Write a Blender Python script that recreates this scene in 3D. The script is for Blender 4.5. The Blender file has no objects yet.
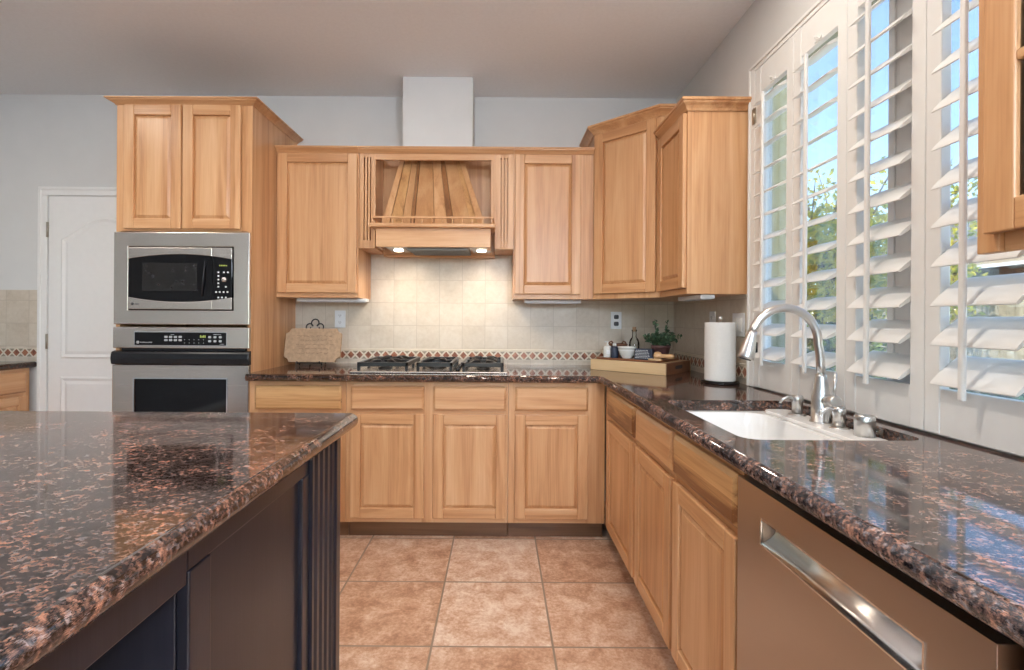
import bpy, bmesh, math, random
from mathutils import Vector, Matrix
random.seed(7)
PI = math.pi
S = bpy.context.scene
COL = S.collection

# ------------------------------------------------------------------ camera
cam = bpy.data.cameras.new('camera')
cam.sensor_width = 36.0
cam.lens = 495.0 / 1024.0 * 36.0
cam.shift_x = 13.0 / 1024.0
cam.shift_y = -16.0 / 1024.0
cam.clip_start = 0.02
camo = bpy.data.objects.new('camera', cam)
COL.objects.link(camo)
camo.location = (0, 0, 1.22)
camo.rotation_euler = (PI / 2, -0.0065, 0)
S.camera = camo

# ------------------------------------------------------------------ sky, sun, exposure
W = bpy.data.worlds.new('sky')
S.world = W
W.use_nodes = True
wn = W.node_tree
wn.nodes.clear()
wo = wn.nodes.new('ShaderNodeOutputWorld')
wb = wn.nodes.new('ShaderNodeBackground')
ws = wn.nodes.new('ShaderNodeTexSky')
ws.sky_type = 'NISHITA'
ws.sun_disc = False
ws.sun_elevation = math.radians(48)
ws.sun_rotation = math.radians(250)
ws.ozone_density = 2.0
ws.dust_density = 0.2
wb.inputs['Strength'].default_value = 0.47
wt = wn.nodes.new('ShaderNodeMix'); wt.data_type = 'RGBA'; wt.blend_type = 'MULTIPLY'; wt.inputs[0].default_value = 1.0
wt.inputs[7].default_value = (0.94, 0.985, 1.03, 1)
wn.links.new(ws.outputs[0], wt.inputs[6])
wn.links.new(wt.outputs[2], wb.inputs['Color'])
wn.links.new(wb.outputs[0], wo.inputs['Surface'])
SKY = wb

sun = bpy.data.lights.new('sun', 'SUN')
sun.energy = 7.5
sun.angle = 0.009
sun.color = (1.0, 0.94, 0.84)
suno = bpy.data.objects.new('sun', sun)
COL.objects.link(suno)
suno.rotation_euler = Vector((0.60, 0.38, -0.70)).to_track_quat('-Z', 'Y').to_euler()

S.view_settings.view_transform = 'Standard'
S.view_settings.look = 'None'
S.view_settings.gamma = 1.0
S.view_settings.use_curve_mapping = False
S.view_settings.exposure = 0.44

FILL_W = 52.0      # emission of the globes added to brighten the room
CAN_W = 12.0       # watts of each recessed downlight
HOOD_W = 1.5

# ------------------------------------------------------------------ node helpers
def new_mat(name):
    m = bpy.data.materials.new(name)
    m.use_nodes = True
    nt = m.node_tree
    b = nt.nodes['Principled BSDF']
    return m, nt, b

def N(nt, t, **kw):
    n = nt.nodes.new(t)
    for k, v in kw.items():
        if k in n.inputs:
            n.inputs[k].default_value = v
        else:
            setattr(n, k, v)
    return n

def L(nt, a, b):
    nt.links.new(a, b)

def vmath(nt, op, a, b=None):
    n = nt.nodes.new('ShaderNodeVectorMath'); n.operation = op
    if hasattr(a, 'links'): L(nt, a, n.inputs[0])
    else: n.inputs[0].default_value = a
    if b is not None:
        if hasattr(b, 'links'): L(nt, b, n.inputs[1])
        else: n.inputs[1].default_value = b
    return n.outputs[0]

def fmath(nt, op, a, b=None, clamp=False):
    n = nt.nodes.new('ShaderNodeMath'); n.operation = op; n.use_clamp = clamp
    for i, x in enumerate((a, b)):
        if x is None: continue
        if hasattr(x, 'links'): L(nt, x, n.inputs[i])
        else: n.inputs[i].default_value = x
    return n.outputs[0]

def ramp(nt, fac, stops, interp='LINEAR'):
    n = nt.nodes.new('ShaderNodeValToRGB')
    n.color_ramp.interpolation = interp
    e = n.color_ramp.elements
    while len(e) < len(stops): e.new(0.5)
    for el, (p, c) in zip(e, stops):
        el.position = p
        el.color = (*c, 1) if len(c) == 3 else c
    L(nt, fac, n.inputs[0])
    return n.outputs[0]

def mix(nt, fac, a, b, mode='MIX'):
    n = nt.nodes.new('ShaderNodeMix'); n.data_type = 'RGBA'; n.blend_type = mode
    for s, x in ((n.inputs[0], fac), (n.inputs[6], a), (n.inputs[7], b)):
        if hasattr(x, 'links'): L(nt, x, s)
        elif isinstance(x, (int, float)): s.default_value = x
        else: s.default_value = (*x, 1)
    return n.outputs[2]

def bump(nt, b, h, strength, dist=0.002):
    n = nt.nodes.new('ShaderNodeBump')
    n.inputs['Strength'].default_value = strength
    n.inputs['Distance'].default_value = dist
    L(nt, h, n.inputs['Height'])
    L(nt, n.outputs[0], b.inputs['Normal'])

def noise(nt, vec, scale, detail=3, rough=0.5, dist=0.0):
    n = N(nt, 'ShaderNodeTexNoise')
    n.inputs['Scale'].default_value = scale
    n.inputs['Detail'].default_value = detail
    n.inputs['Roughness'].default_value = rough
    n.inputs['Distortion'].default_value = dist
    L(nt, vec, n.inputs['Vector'])
    return n.outputs['Fac']

def objco(nt, rand=False):
    c = N(nt, 'ShaderNodeTexCoord').outputs['Object']
    if rand:
        o = N(nt, 'ShaderNodeObjectInfo').outputs['Random']
        cx = N(nt, 'ShaderNodeCombineXYZ')
        for i, k in enumerate((37.0, 53.0, 71.0)):
            L(nt, fmath(nt, 'MULTIPLY', o, k), cx.inputs[i])
        c = vmath(nt, 'ADD', c, cx.outputs[0])
    return c

def plain(name, col, rough=0.5, metal=0.0, var=0.06, scale=30, spec=0.5, **kw):
    m, nt, b = new_mat(name)
    c = objco(nt)
    f = noise(nt, c, scale, 4)
    lo = tuple(x * (1 - var) for x in col); hi = tuple(min(1, x * (1 + var)) for x in col)
    L(nt, ramp(nt, f, [(0.3, lo), (0.7, hi)]), b.inputs['Base Color'])
    b.inputs['Roughness'].default_value = rough
    b.inputs['Metallic'].default_value = metal
    b.inputs['Specular IOR Level'].default_value = spec
    for k, v in kw.items(): b.inputs[k.replace('_', ' ')].default_value = v
    return m

def wood(name, axis, c_lo, c_mid, c_hi, rough=0.38, strip=0.085, contrast=1.0):
    """axis: 0/1/2 = direction of the grain in the thing's own frame"""
    m, nt, b = new_mat(name)
    c = objco(nt, True)
    st = [13.0, 13.0, 13.0]; st[axis] = 0.9
    v1 = vmath(nt, 'MULTIPLY', c, tuple(st))
    n1 = noise(nt, v1, 1.0, 4, 0.55, 1.1)
    st2 = [150.0, 150.0, 150.0]; st2[axis] = 4.0
    n2 = noise(nt, vmath(nt, 'MULTIPLY', c, tuple(st2)), 1.0, 2, 0.6)
    sep = N(nt, 'ShaderNodeSeparateXYZ'); L(nt, c, sep.inputs[0])
    others = [i for i in range(3) if i != axis]
    u = fmath(nt, 'ADD', sep.outputs[others[0]], sep.outputs[others[1]])
    fl = fmath(nt, 'FLOOR', fmath(nt, 'DIVIDE', u, strip))
    wnz = N(nt, 'ShaderNodeTexWhiteNoise', noise_dimensions='1D'); L(nt, fl, wnz.inputs['W'])
    f = fmath(nt, 'ADD', fmath(nt, 'MULTIPLY', n1, 0.75), fmath(nt, 'MULTIPLY', n2, 0.25))
    f = fmath(nt, 'ADD', f, fmath(nt, 'MULTIPLY', fmath(nt, 'SUBTRACT', wnz.outputs['Value'], 0.5), 0.13 * contrast))
    col = ramp(nt, f, [(0.5 - 0.24 / contrast, c_lo), (0.47, c_mid), (0.5 + 0.20 / contrast, c_hi)])
    L(nt, col, b.inputs['Base Color'])
    b.inputs['Roughness'].default_value = rough
    b.inputs['Coat Weight'].default_value = 0.15
    b.inputs['Coat Roughness'].default_value = 0.25
    bump(nt, b, n2, 0.12, 0.001)
    return m

# ------------------------------------------------------------------ materials
ALD = ((0.42, 0.182, 0.068), (0.615, 0.325, 0.150), (0.72, 0.432, 0.230))
WV = wood('alder_vertical', 2, *ALD)
WH = wood('alder_horizontal', 0, *ALD)
HIC = ((0.20, 0.075, 0.025), (0.52, 0.27, 0.105), (0.66, 0.38, 0.17))
WK = wood('alder_wild_grain', 0, *HIC, contrast=1.7)
WKV = wood('alder_wild_grain_upright', 2, *HIC, contrast=1.3)
WDK = wood('shaded_toe_wood', 0, (0.10, 0.045, 0.02), (0.17, 0.08, 0.035), (0.23, 0.115, 0.055))  # toe-kick shadow put into the wood colour
WGOLD = wood('golden_wood', 0, (0.42, 0.19, 0.05), (0.58, 0.29, 0.085), (0.66, 0.36, 0.12))
WPALE = wood('pale_box_wood', 0, (0.50, 0.33, 0.16), (0.66, 0.46, 0.25), (0.74, 0.55, 0.33))
WWAL = wood('walnut', 0, (0.13, 0.05, 0.022), (0.22, 0.085, 0.038), (0.30, 0.13, 0.06))
WISL = wood('espresso_wood', 2, (0.006, 0.007, 0.012), (0.011, 0.012, 0.020), (0.019, 0.018, 0.026), rough=0.32)  # blue of sky reflections mixed into the dark wood colour
WISL.node_tree.nodes['Principled BSDF'].inputs['Coat Weight'].default_value = 0.25

def granite_mat():
    m, nt, b = new_mat('brown_granite')
    c = objco(nt)
    wob = vmath(nt, 'ADD', c, vmath(nt, 'MULTIPLY', N(nt, 'ShaderNodeTexNoise', Scale=60.0).outputs['Color'], (0.012, 0.012, 0.012)))
    def vor(scale):
        v = N(nt, 'ShaderNodeTexVoronoi'); v.inputs['Scale'].default_value = scale
        L(nt, wob, v.inputs['Vector'])
        s = N(nt, 'ShaderNodeSeparateColor'); L(nt, v.outputs['Color'], s.inputs[0])
        return s.outputs[0]
    a = vor(200); d = vor(420)
    big = noise(nt, vmath(nt, 'MULTIPLY', c, (1.0, 0.8, 1.0)), 9.0, 5, 0.65, 0.5)
    base = ramp(nt, a, [(0.0, (0.012, 0.012, 0.014)), (0.38, (0.045, 0.031, 0.028)), (0.54, (0.155, 0.090, 0.066)),
                        (0.76, (0.255, 0.148, 0.106)), (0.90, (0.22, 0.205, 0.21))], 'CONSTANT')
    fine = ramp(nt, d, [(0.0, (0.010, 0.010, 0.012)), (0.46, (0.13, 0.078, 0.062)), (0.82, (0.24, 0.155, 0.125))], 'CONSTANT')
    mx = mix(nt, 0.35, base, fine)
    mid = noise(nt, vmath(nt, 'MULTIPLY', c, (1.0, 1.7, 1.7)), 34.0, 5, 0.7, 0.8)
    mx = mix(nt, 1.0, mx, ramp(nt, mid, [(0.38, (0.22, 0.23, 0.26)), (0.5, (0.95, 0.92, 0.92)), (0.62, (1.9, 1.62, 1.45))]), 'MULTIPLY')
    mx = mix(nt, 1.0, mx, ramp(nt, big, [(0.36, (0.38, 0.37, 0.40)), (0.5, (0.95, 0.93, 0.93)), (0.64, (1.7, 1.45, 1.32))]), 'MULTIPLY')
    L(nt, mx, b.inputs['Base Color'])
    b.inputs['Roughness'].default_value = 0.07
    b.inputs['IOR'].default_value = 1.72
    return m
GRAN = granite_mat()

def grid_mat(name, plane, size, off, mortar, cols, mort_col, rough, nscale=9, bumpy=0.15):
    m, nt, b = new_mat(name)
    c = objco(nt)
    sep = N(nt, 'ShaderNodeSeparateXYZ'); L(nt, c, sep.inputs[0])
    cx = N(nt, 'ShaderNodeCombineXYZ')
    if plane == 'xy': u, v = sep.outputs[0], sep.outputs[1]
    else: u, v = fmath(nt, 'ADD', sep.outputs[0], sep.outputs[1]), sep.outputs[2]
    L(nt, fmath(nt, 'ADD', u, 100 * size - off[0]), cx.inputs[0])
    L(nt, fmath(nt, 'ADD', v, 100 * size - off[1]), cx.inputs[1])
    br = N(nt, 'ShaderNodeTexBrick'); br.offset = 0.0; br.squash = 1.0
    br.inputs['Scale'].default_value = 1.0
    br.inputs['Brick Width'].default_value = size
    br.inputs['Row Height'].default_value = size
    br.inputs['Mortar Size'].default_value = mortar
    br.inputs['Mortar Smooth'].default_value = 0.2
    br.inputs['Bias'].default_value = 0.0
    br.inputs['Color1'].default_value = (0, 0, 0, 1); br.inputs['Color2'].default_value = (1, 1, 1, 1)
    br.inputs['Mortar'].default_value = (0.5, 0.5, 0.5, 1)
    L(nt, cx.outputs[0], br.inputs['Vector'])
    tile = N(nt, 'ShaderNodeSeparateColor'); L(nt, br.outputs['Color'], tile.inputs[0])
    off3 = vmath(nt, 'ADD', c, vmath(nt, 'MULTIPLY', br.outputs['Color'], (3.1, 5.7, 2.3)))
    n1 = noise(nt, off3, nscale, 6, 0.65, 0.4)
    n2 = noise(nt, off3, nscale * 7, 4, 0.7)
    f = fmath(nt, 'ADD', fmath(nt, 'MULTIPLY', n1, 0.62), fmath(nt, 'MULTIPLY', n2, 0.38))
    f = fmath(nt, 'ADD', f, fmath(nt, 'MULTIPLY', fmath(nt, 'SUBTRACT', tile.outputs[0], 0.5), 0.12))
    col = ramp(nt, f, cols)
    col = mix(nt, br.outputs['Fac'], col, mort_col)
    L(nt, col, b.inputs['Base Color'])
    b.inputs['Roughness'].default_value = rough
    h = fmath(nt, 'SUBTRACT', fmath(nt, 'MULTIPLY', n2, 0.25), br.outputs['Fac'])
    bump(nt, b, h, bumpy, 0.004)
    return m
FLOORM = grid_mat('terracotta_floor_tile', 'xy', 0.4525, (0.209, 1.842), 0.0045,
                  [(0.34, (0.38, 0.195, 0.115)), (0.45, (0.56, 0.325, 0.205)), (0.53, (0.67, 0.45, 0.32)), (0.64, (0.82, 0.66, 0.53))],
                  (0.30, 0.22, 0.16), 0.38, 11, 0.35)
SPLASH = grid_mat('travertine_wall_tile', 'xz', 0.1535, (-1.06, 1.018), 0.0018,
                  [(0.25, (0.50, 0.42, 0.33)), (0.45, (0.60, 0.525, 0.43)), (0.6, (0.66, 0.59, 0.50)), (0.8, (0.72, 0.67, 0.59))],
                  (0.50, 0.43, 0.35), 0.30, 6, 0.12)

WALLM = plain('wall_paint', (0.71, 0.71, 0.70), 0.75, var=0.015, scale=8)
CEILM = plain('ceiling_paint', (0.88, 0.90, 0.92), 0.85, var=0.02, scale=60)
VINYL = plain('window_vinyl', (0.92, 0.92, 0.92), 0.35, var=0.01)
WHITE = plain('white_paint', (0.86, 0.86, 0.85), 0.35, var=0.01)
SHUT = plain('shutter_white', (0.82, 0.82, 0.81), 0.32, var=0.01)
ENAM = plain('sink_enamel', (0.86, 0.85, 0.83), 0.12, var=0.01)
PLATE = plain('plate_plastic', (0.78, 0.80, 0.82), 0.35, var=0.01)
DARKP = plain('dark_slot', (0.03, 0.03, 0.035), 0.5)
IRON = plain('black_iron', (0.012, 0.012, 0.014), 0.38, var=0.2)
GRATE = plain('cast_iron_grate', (0.014, 0.015, 0.018), 0.28, var=0.3)
BLKGL = plain('black_glass', (0.004, 0.004, 0.005), 0.05, var=0.1, spec=0.35)
BLKPL = plain('black_plastic', (0.010, 0.011, 0.014), 0.25, var=0.1)
CERAM = plain('white_ceramic', (0.72, 0.74, 0.72), 0.18, var=0.02)
PAPER = plain('paper_towel', (0.83, 0.82, 0.80), 0.9, var=0.02, scale=120)
NAVY = plain('navy', (0.018, 0.028, 0.055), 0.5, var=0.15)
INK = plain('white_print', (0.75, 0.77, 0.78), 0.5, var=0.02)
GREENLED = plain('display_segments', (0.45, 0.55, 0.12), 0.4, var=0.02)
TERRA = plain('plum_pot', (0.10, 0.045, 0.045), 0.6, var=0.2)
SOIL = plain('soil', (0.03, 0.02, 0.015), 0.9, var=0.3)
LEAF = plain('plant_leaf', (0.035, 0.085, 0.04), 0.5, var=0.4, scale=60)
LEAF2 = plain('plant_leaf_pale', (0.10, 0.17, 0.09), 0.5, var=0.3, scale=60)
CREAM = plain('mosaic_cream', (0.68, 0.61, 0.50), 0.3, var=0.05)
OLIVE = plain('mosaic_grey', (0.30, 0.26, 0.20), 0.35, var=0.12)
STONE = plain('carved_stone', (0.40, 0.275, 0.175), 0.8, var=0.18, scale=55)
STONED = plain('carved_letters', (0.20, 0.13, 0.085), 0.85, var=0.2)
ROSE = plain('basket_brown', (0.14, 0.06, 0.03), 0.6, var=0.3)

def rust_mat():
    m, nt, b = new_mat('mosaic_rust')
    c = objco(nt)
    f = noise(nt, c, 22, 2)
    L(nt, ramp(nt, f, [(0.35, (0.17, 0.06, 0.035)), (0.5, (0.30, 0.11, 0.06)), (0.65, (0.42, 0.18, 0.10))]), b.inputs['Base Color'])
    b.inputs['Roughness'].default_value = 0.3
    return m
RUST = rust_mat()

def steel_mat(name, col, rough, axis=0):
    m, nt, b = new_mat(name)
    c = objco(nt)
    st = [400.0] * 3; st[axis] = 2.0
    st = [900.0] * 3; st[axis] = 3.0
    n = noise(nt, vmath(nt, 'MULTIPLY', c, tuple(st)), 1.0, 1)
    b.inputs['Base Color'].default_value = (*col, 1)
    b.inputs['Metallic'].default_value = 1.0
    L(nt, fmath(nt, 'ADD', fmath(nt, 'MULTIPLY', n, 0.016), rough - 0.008), b.inputs['Roughness'])
    b.inputs['Anisotropic'].default_value = 0.5
    return m
STEEL = steel_mat('brushed_stainless', (0.64, 0.585, 0.535), 0.27)  # warm tint puts wood and floor reflections into the steel colour
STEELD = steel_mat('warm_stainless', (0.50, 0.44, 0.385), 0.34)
NICK = steel_mat('brushed_nickel', (0.68, 0.68, 0.67), 0.28, 2)
CHROME = steel_mat('polished_steel', (0.75, 0.75, 0.75), 0.12)
BRASS = steel_mat('hinge_metal', (0.45, 0.42, 0.36), 0.35)

def glass_mat(name, col=(1, 1, 1), refl=0.10, rough=0.02):
    m, nt, b = new_mat(name)
    nt.nodes.remove(b)
    t = N(nt, 'ShaderNodeBsdfTransparent'); t.inputs[0].default_value = (*col, 1)
    g = N(nt, 'ShaderNodeBsdfGlossy'); g.inputs['Roughness'].default_value = rough
    fr = N(nt, 'ShaderNodeFresnel'); fr.inputs[0].default_value = 1.45
    ms = N(nt, 'ShaderNodeMixShader')
    L(nt, fmath(nt, 'MULTIPLY', fr.outputs[0], refl / 0.1, True), ms.inputs[0]); L(nt, t.outputs[0], ms.inputs[1]); L(nt, g.outputs[0], ms.inputs[2])
    L(nt, ms.outputs[0], nt.nodes['Material Output'].inputs[0])
    return m
PANE = glass_mat('window_glass', (0.97, 0.98, 0.98), 0.06)
CABGL = glass_mat('cabinet_glass', (0.80, 0.78, 0.80), 0.12)
BOTGL = glass_mat('bottle_glass', (0.93, 0.96, 0.95), 0.13)

def emit(name, col, s):
    m, nt, b = new_mat(name)
    nt.nodes.remove(b)
    e = N(nt, 'ShaderNodeEmission'); e.inputs[0].default_value = (*col, 1); e.inputs[1].default_value = s
    L(nt, e.outputs[0], nt.nodes['Material Output'].inputs[0])
    return m
FILL_GLOBE = emit('fill_globe_glow', (0.83, 0.945, 1.07), FILL_W)  # glow of the added fill globes
CANL = emit('lit_downlight', (1.0, 0.80, 0.58), 6.0)
HOODL = emit('lit_hood_lamp', (1.0, 0.82, 0.60), 9.0)

# outdoors
FOL_A = plain('leaf_yellow_green', (0.80, 0.70, 0.07), 0.6, var=0.3, scale=6)
FOL_B = plain('leaf_green', (0.34, 0.42, 0.06), 0.6, var=0.4, scale=6)
FOL_D = plain('hedge_green', (0.025, 0.07, 0.022), 0.6, var=0.5, scale=6)
for m_, w_ in ((FOL_A, 0.5), (FOL_B, 0.5)):
    nt_ = m_.node_tree; b_ = nt_.nodes['Principled BSDF']
    tr_ = nt_.nodes.new('ShaderNodeBsdfTranslucent'); mx_ = nt_.nodes.new('ShaderNodeMixShader'); mx_.inputs[0].default_value = w_
    L(nt_, b_.inputs['Base Color'].links[0].from_socket, tr_.inputs[0])
    L(nt_, b_.outputs[0], mx_.inputs[1]); L(nt_, tr_.outputs[0], mx_.inputs[2]); L(nt_, mx_.outputs[0], nt_.nodes['Material Output'].inputs[0])
BARK = plain('bark', (0.13, 0.09, 0.065), 0.9, var=0.3)
STUC = plain('olive_stucco', (0.29, 0.265, 0.135), 0.9, var=0.06)
TANW = plain('tan_stucco', (0.42, 0.33, 0.22), 0.9, var=0.06)
ROOFM = plain('roof_shingle', (0.17, 0.16, 0.15), 0.9, var=0.3, scale=12)
FENCEM = plain('fence_board', (0.34, 0.31, 0.24), 0.85, var=0.25, scale=12)
PATIO_SHADE = plain('patio_shade', (0.045, 0.055, 0.058), 0.8, var=0.2)  # shade under the patio cover, put into a dark colour
GROUND = plain('yard_ground', (0.42, 0.37, 0.26), 0.95, var=0.3, scale=3)
EAVEM = plain('eave_board', (0.50, 0.45, 0.22), 0.8, var=0.08)

# ------------------------------------------------------------------ mesh helpers
class MB:
    def __init__(s):
        s.v, s.f, s.m, s.sm = [], [], [], []
    def add(s, verts, faces, mat=0, smooth=False):
        o = len(s.v)
        s.v += [tuple(p) for p in verts]
        for f in faces:
            s.f.append([i + o for i in f]); s.m.append(mat); s.sm.append(smooth)
        return s
    def box(s, x0, x1, y0, y1, z0, z1, mat=0):
        x0, x1 = sorted((x0, x1)); y0, y1 = sorted((y0, y1)); z0, z1 = sorted((z0, z1))
        v = [(x, y, z) for z in (z0, z1) for y in (y0, y1) for x in (x0, x1)]
        return s.add(v, [(0, 2, 3, 1), (4, 5, 7, 6), (0, 1, 5, 4), (2, 6, 7, 3), (0, 4, 6, 2), (1, 3, 7, 5)], mat)
    def hexa(s, b, t, mat=0):
        """b, t: four points each, counter-clockwise seen from above"""
        return s.add(list(b) + list(t), [(3, 2, 1, 0), (4, 5, 6, 7), (0, 1, 5, 4), (1, 2, 6, 5), (2, 3, 7, 6), (3, 0, 4, 7)], mat)
    def prism(s, poly, axis, a, b, mat=0, smooth=False):
        """poly in the plane across `axis` ((x,y) for z, (x,z) for y, (y,z) for x)"""
        n = len(poly)
        def P(p, t):
            return {2: (p[0], p[1], t), 1: (p[0], t, p[1]), 0: (t, p[0], p[1])}[axis]
        v = [P(p, a) for p in poly] + [P(p, b) for p in poly]
        f = [tuple(range(n))[::-1], tuple(range(n, 2 * n))]
        s.add(v, f, mat)
        o = len(s.v) - 2 * n
        for i in range(n):
            j = (i + 1) % n
            s.f.append([o + i, o + j, o + n + j, o + n + i]); s.m.append(mat); s.sm.append(smooth)
        return s
    def tube(s, pts, r, seg=12, mat=0, closed=False):
        pts = [Vector(p) for p in pts]; n = len(pts)
        rs = r if isinstance(r, (list, tuple)) else [r] * n
        rings = []
        prev = None
        for i, p in enumerate(pts):
            if closed: d = pts[(i + 1) % n] - pts[i - 1]
            else: d = pts[min(i + 1, n - 1)] - pts[max(i - 1, 0)]
            d.normalize()
            if prev is None:
                a = Vector((0, 0, 1)) if abs(d.z) < 0.9 else Vector((1, 0, 0))
                u = d.cross(a).normalized()
            else:
                u = (prev - d * prev.dot(d)).normalized()
            prev = u
            w = d.cross(u)
            rings.append([p + (u * math.cos(2 * PI * k / seg) + w * math.sin(2 * PI * k / seg)) * rs[i] for k in range(seg)])
        v = [q for ring in rings for q in ring]
        f = []
        for i in range(n if closed else n - 1):
            a = i * seg; b2 = ((i + 1) % n) * seg
            for k in range(seg):
                k2 = (k + 1) % seg
                f.append((a + k, a + k2, b2 + k2, b2 + k))
        s.add(v, f, mat, True)
        if not closed:
            o = len(s.v) - len(v)
            s.f.append([o + k for k in range(seg)][::-1]); s.m.append(mat); s.sm.append(False)
            s.f.append([o + (n - 1) * seg + k for k in range(seg)]); s.m.append(mat); s.sm.append(False)
        return s
    def lathe(s, prof, c=(0, 0, 0), seg=28, mat=0, axis=2):
        n = len(prof); v = []
        for (r, z) in prof:
            for k in range(seg):
                a = 2 * PI * k / seg
                x, y = r * math.cos(a), r * math.sin(a)
                q = {2: (x, y, z), 1: (x, z, y), 0: (z, x, y)}[axis]
                v.append((c[0] + q[0], c[1] + q[1], c[2] + q[2]))
        f = []
        for i in range(n - 1):
            for k in range(seg):
                k2 = (k + 1) % seg
                f.append((i * seg + k, i * seg + k2, (i + 1) * seg + k2, (i + 1) * seg + k))
        s.add(v, f, mat, True)
        o = len(s.v) - len(v)
        if prof[0][0] > 1e-6: s.f.append([o + k for k in range(seg)][::-1]); s.m.append(mat); s.sm.append(False)
        if prof[-1][0] > 1e-6: s.f.append([o + (n - 1) * seg + k for k in range(seg)]); s.m.append(mat); s.sm.append(False)
        return s
    def sweep(s, path, prof, closed=False, z=0.0, mat=0, smooth=False):
        """prof: closed polygon of (outward, height); outward is to the right of the path"""
        n = len(path); m = len(prof); v = []
        P = [Vector(p) for p in path]
        def nr(a, b):
            d = (b - a).normalized(); return Vector((d.y, -d.x))
        for i in range(n):
            if closed or 0 < i < n - 1:
                n1 = nr(P[i - 1], P[i]); n2 = nr(P[i], P[(i + 1) % n])
                k = (n1 + n2); k = k / max(0.2, k.dot(n1))
            elif i == 0: k = nr(P[0], P[1])
            else: k = nr(P[-2], P[-1])
            for (o, h) in prof:
                v.append((P[i].x + k.x * o, P[i].y + k.y * o, z + h))
        f = []
        for i in range(n if closed else n - 1):
            a = i * m; b = ((i + 1) % n) * m
            for j in range(m):
                j2 = (j + 1) % m
                f.append((a + j, b + j, b + j2, a + j2))
        s.add(v, f, mat, smooth)
        if not closed:
            o = len(s.v) - len(v)
            s.f.append([o + j for j in range(m)]); s.m.append(mat); s.sm.append(False)
            s.f.append([o + (n - 1) * m + j for j in range(m)][::-1]); s.m.append(mat); s.sm.append(False)
        return s
    def build(s, name, mats, parent=None, bevel=0.0, seg=2, fix=True, auto=True):
        me = bpy.data.meshes.new(name)
        me.from_pydata(s.v, [], s.f)
        if not isinstance(mats, (list, tuple)): mats = [mats]
        for m in mats: me.materials.append(m)
        for p, mi, sm in zip(me.polygons, s.m, s.sm):
            p.material_index = mi; p.use_smooth = sm
        me.update()
        if fix:
            bm = bmesh.new(); bm.from_mesh(me)
            bmesh.ops.recalc_face_normals(bm, faces=bm.faces)
            bm.to_mesh(me); bm.free()
        o = bpy.data.objects.new(name, me)
        COL.objects.link(o)
        if parent: o.parent = parent
        if bevel:
            b = o.modifiers.new('bevel', 'BEVEL'); b.width = bevel; b.segments = seg
            b.limit_method = 'ANGLE'; b.angle_limit = math.radians(40)
        return o

def ring_plate(m, x0, x1, z0, z1, hx0, hx1, hz0, hz1, y0, y1, mat=0):
    '''plate in the x-z plane with a rectangular hole'''
    o = [(x0, z0), (x1, z0), (x1, z1), (x0, z1)]; h = [(hx0, hz0), (hx1, hz0), (hx1, hz1), (hx0, hz1)]
    v = [(p[0], y, p[1]) for y in (y0, y1) for q in (o, h) for p in q]
    f = []
    for k in range(4):
        j = (k + 1) % 4
        f += [(k, j, 4 + j, 4 + k), (8 + k, 8 + j, 12 + j, 12 + k), (k, j, 8 + j, 8 + k), (4 + k, 4 + j, 12 + j, 12 + k)]
    return m.add(v, f, mat)

def thing(name, label, cat, loc=(0, 0, 0), rz=0.0, group=None):
    o = bpy.data.objects.new(name, None)
    COL.objects.link(o)
    o.empty_display_size = 0.1
    o.location = loc; o.rotation_euler = (0, 0, rz)
    return tag(o, label, cat, group)

def tag(o, label, cat, group=None):
    o['label'] = label; o['category'] = cat
    if group: o['group'] = group
    return o

def struct(o):
    o['kind'] = 'structure'
    return o

def copy_tree(o, parent=None):
    c = o.copy(); COL.objects.link(c)
    if parent: c.parent = parent
    for ch in list(o.children): copy_tree(ch, c)
    return c

def rounded(x0, x1, y0, y1, r, n=6):
    pts = []
    for cx, cy, a0 in ((x1 - r, y1 - r, 0), (x0 + r, y1 - r, 90), (x0 + r, y0 + r, 180), (x1 - r, y0 + r, 270)):
        for k in range(n + 1):
            a = math.radians(a0 + 90 * k / n)
            pts.append((cx + r * math.cos(a), cy + r * math.sin(a)))
    return pts

CROWN = lambda h, p: [(0, -h), (0.006, -h), (0.010, -h * 0.82), (p * 0.45, -h * 0.62), (p * 0.8, -h * 0.40), (p * 0.82, -h * 0.28), (p, -h * 0.22), (p, 0), (0, 0)]

# ------------------------------------------------------------------ the room
XR, XL, YB, YR, ZC = 1.185, -3.73, 3.34, -3.9, 2.715
struct(MB().box(XL - 0.15, XR + 0.15, YR - 0.15, YB + 0.15, -0.12, 0).build('floor', FLOORM))
struct(MB().box(XL - 0.15, XR + 0.15, YR - 0.15, YB + 0.15, ZC, ZC + 0.2).build('ceiling', CEILM))
wall_back = struct(MB().box(XL - 0.15, XR + 0.15, YB, YB + 0.15, 0, ZC).build('wall_back', WALLM))
wall_left = struct(MB().box(XL - 0.15, XL, YR, YB, 0, ZC).build('wall_left', plain('bounce_cut_grey', (0.36, 0.37, 0.38), 0.75, var=0.015, scale=8)))  # unseen wall's colour kept dark to cut bounce onto the sink run
WY0, WY1, WZ0, WZ1 = 1.02, 2.312, 0.925, 2.38       # kitchen window opening
m = MB()
m.box(XR, XR + 0.085, WY1, YB, 0, ZC); m.box(XR, XR + 0.085, YR, WY0, 0, ZC)
m.box(XR, XR + 0.085, WY0, WY1, 0, WZ0); m.box(XR, XR + 0.085, WY0, WY1, WZ1, ZC)
wall_right = struct(m.build('wall_right', WALLM))
m = MB()                                              # rear wall with a wide window
RX0, RX1, RZ0, RZ1 = -3.0, 0.4, 0.25, 2.25
m.box(XL, RX0, YR - 0.15, YR, 0, ZC); m.box(RX1, XR, YR - 0.15, YR, 0, ZC)
m.box(RX0, RX1, YR - 0.15, YR, 0, RZ0); m.box(RX0, RX1, YR - 0.15, YR, RZ1, ZC)
struct(m.build('wall_rear', WALLM))
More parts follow.
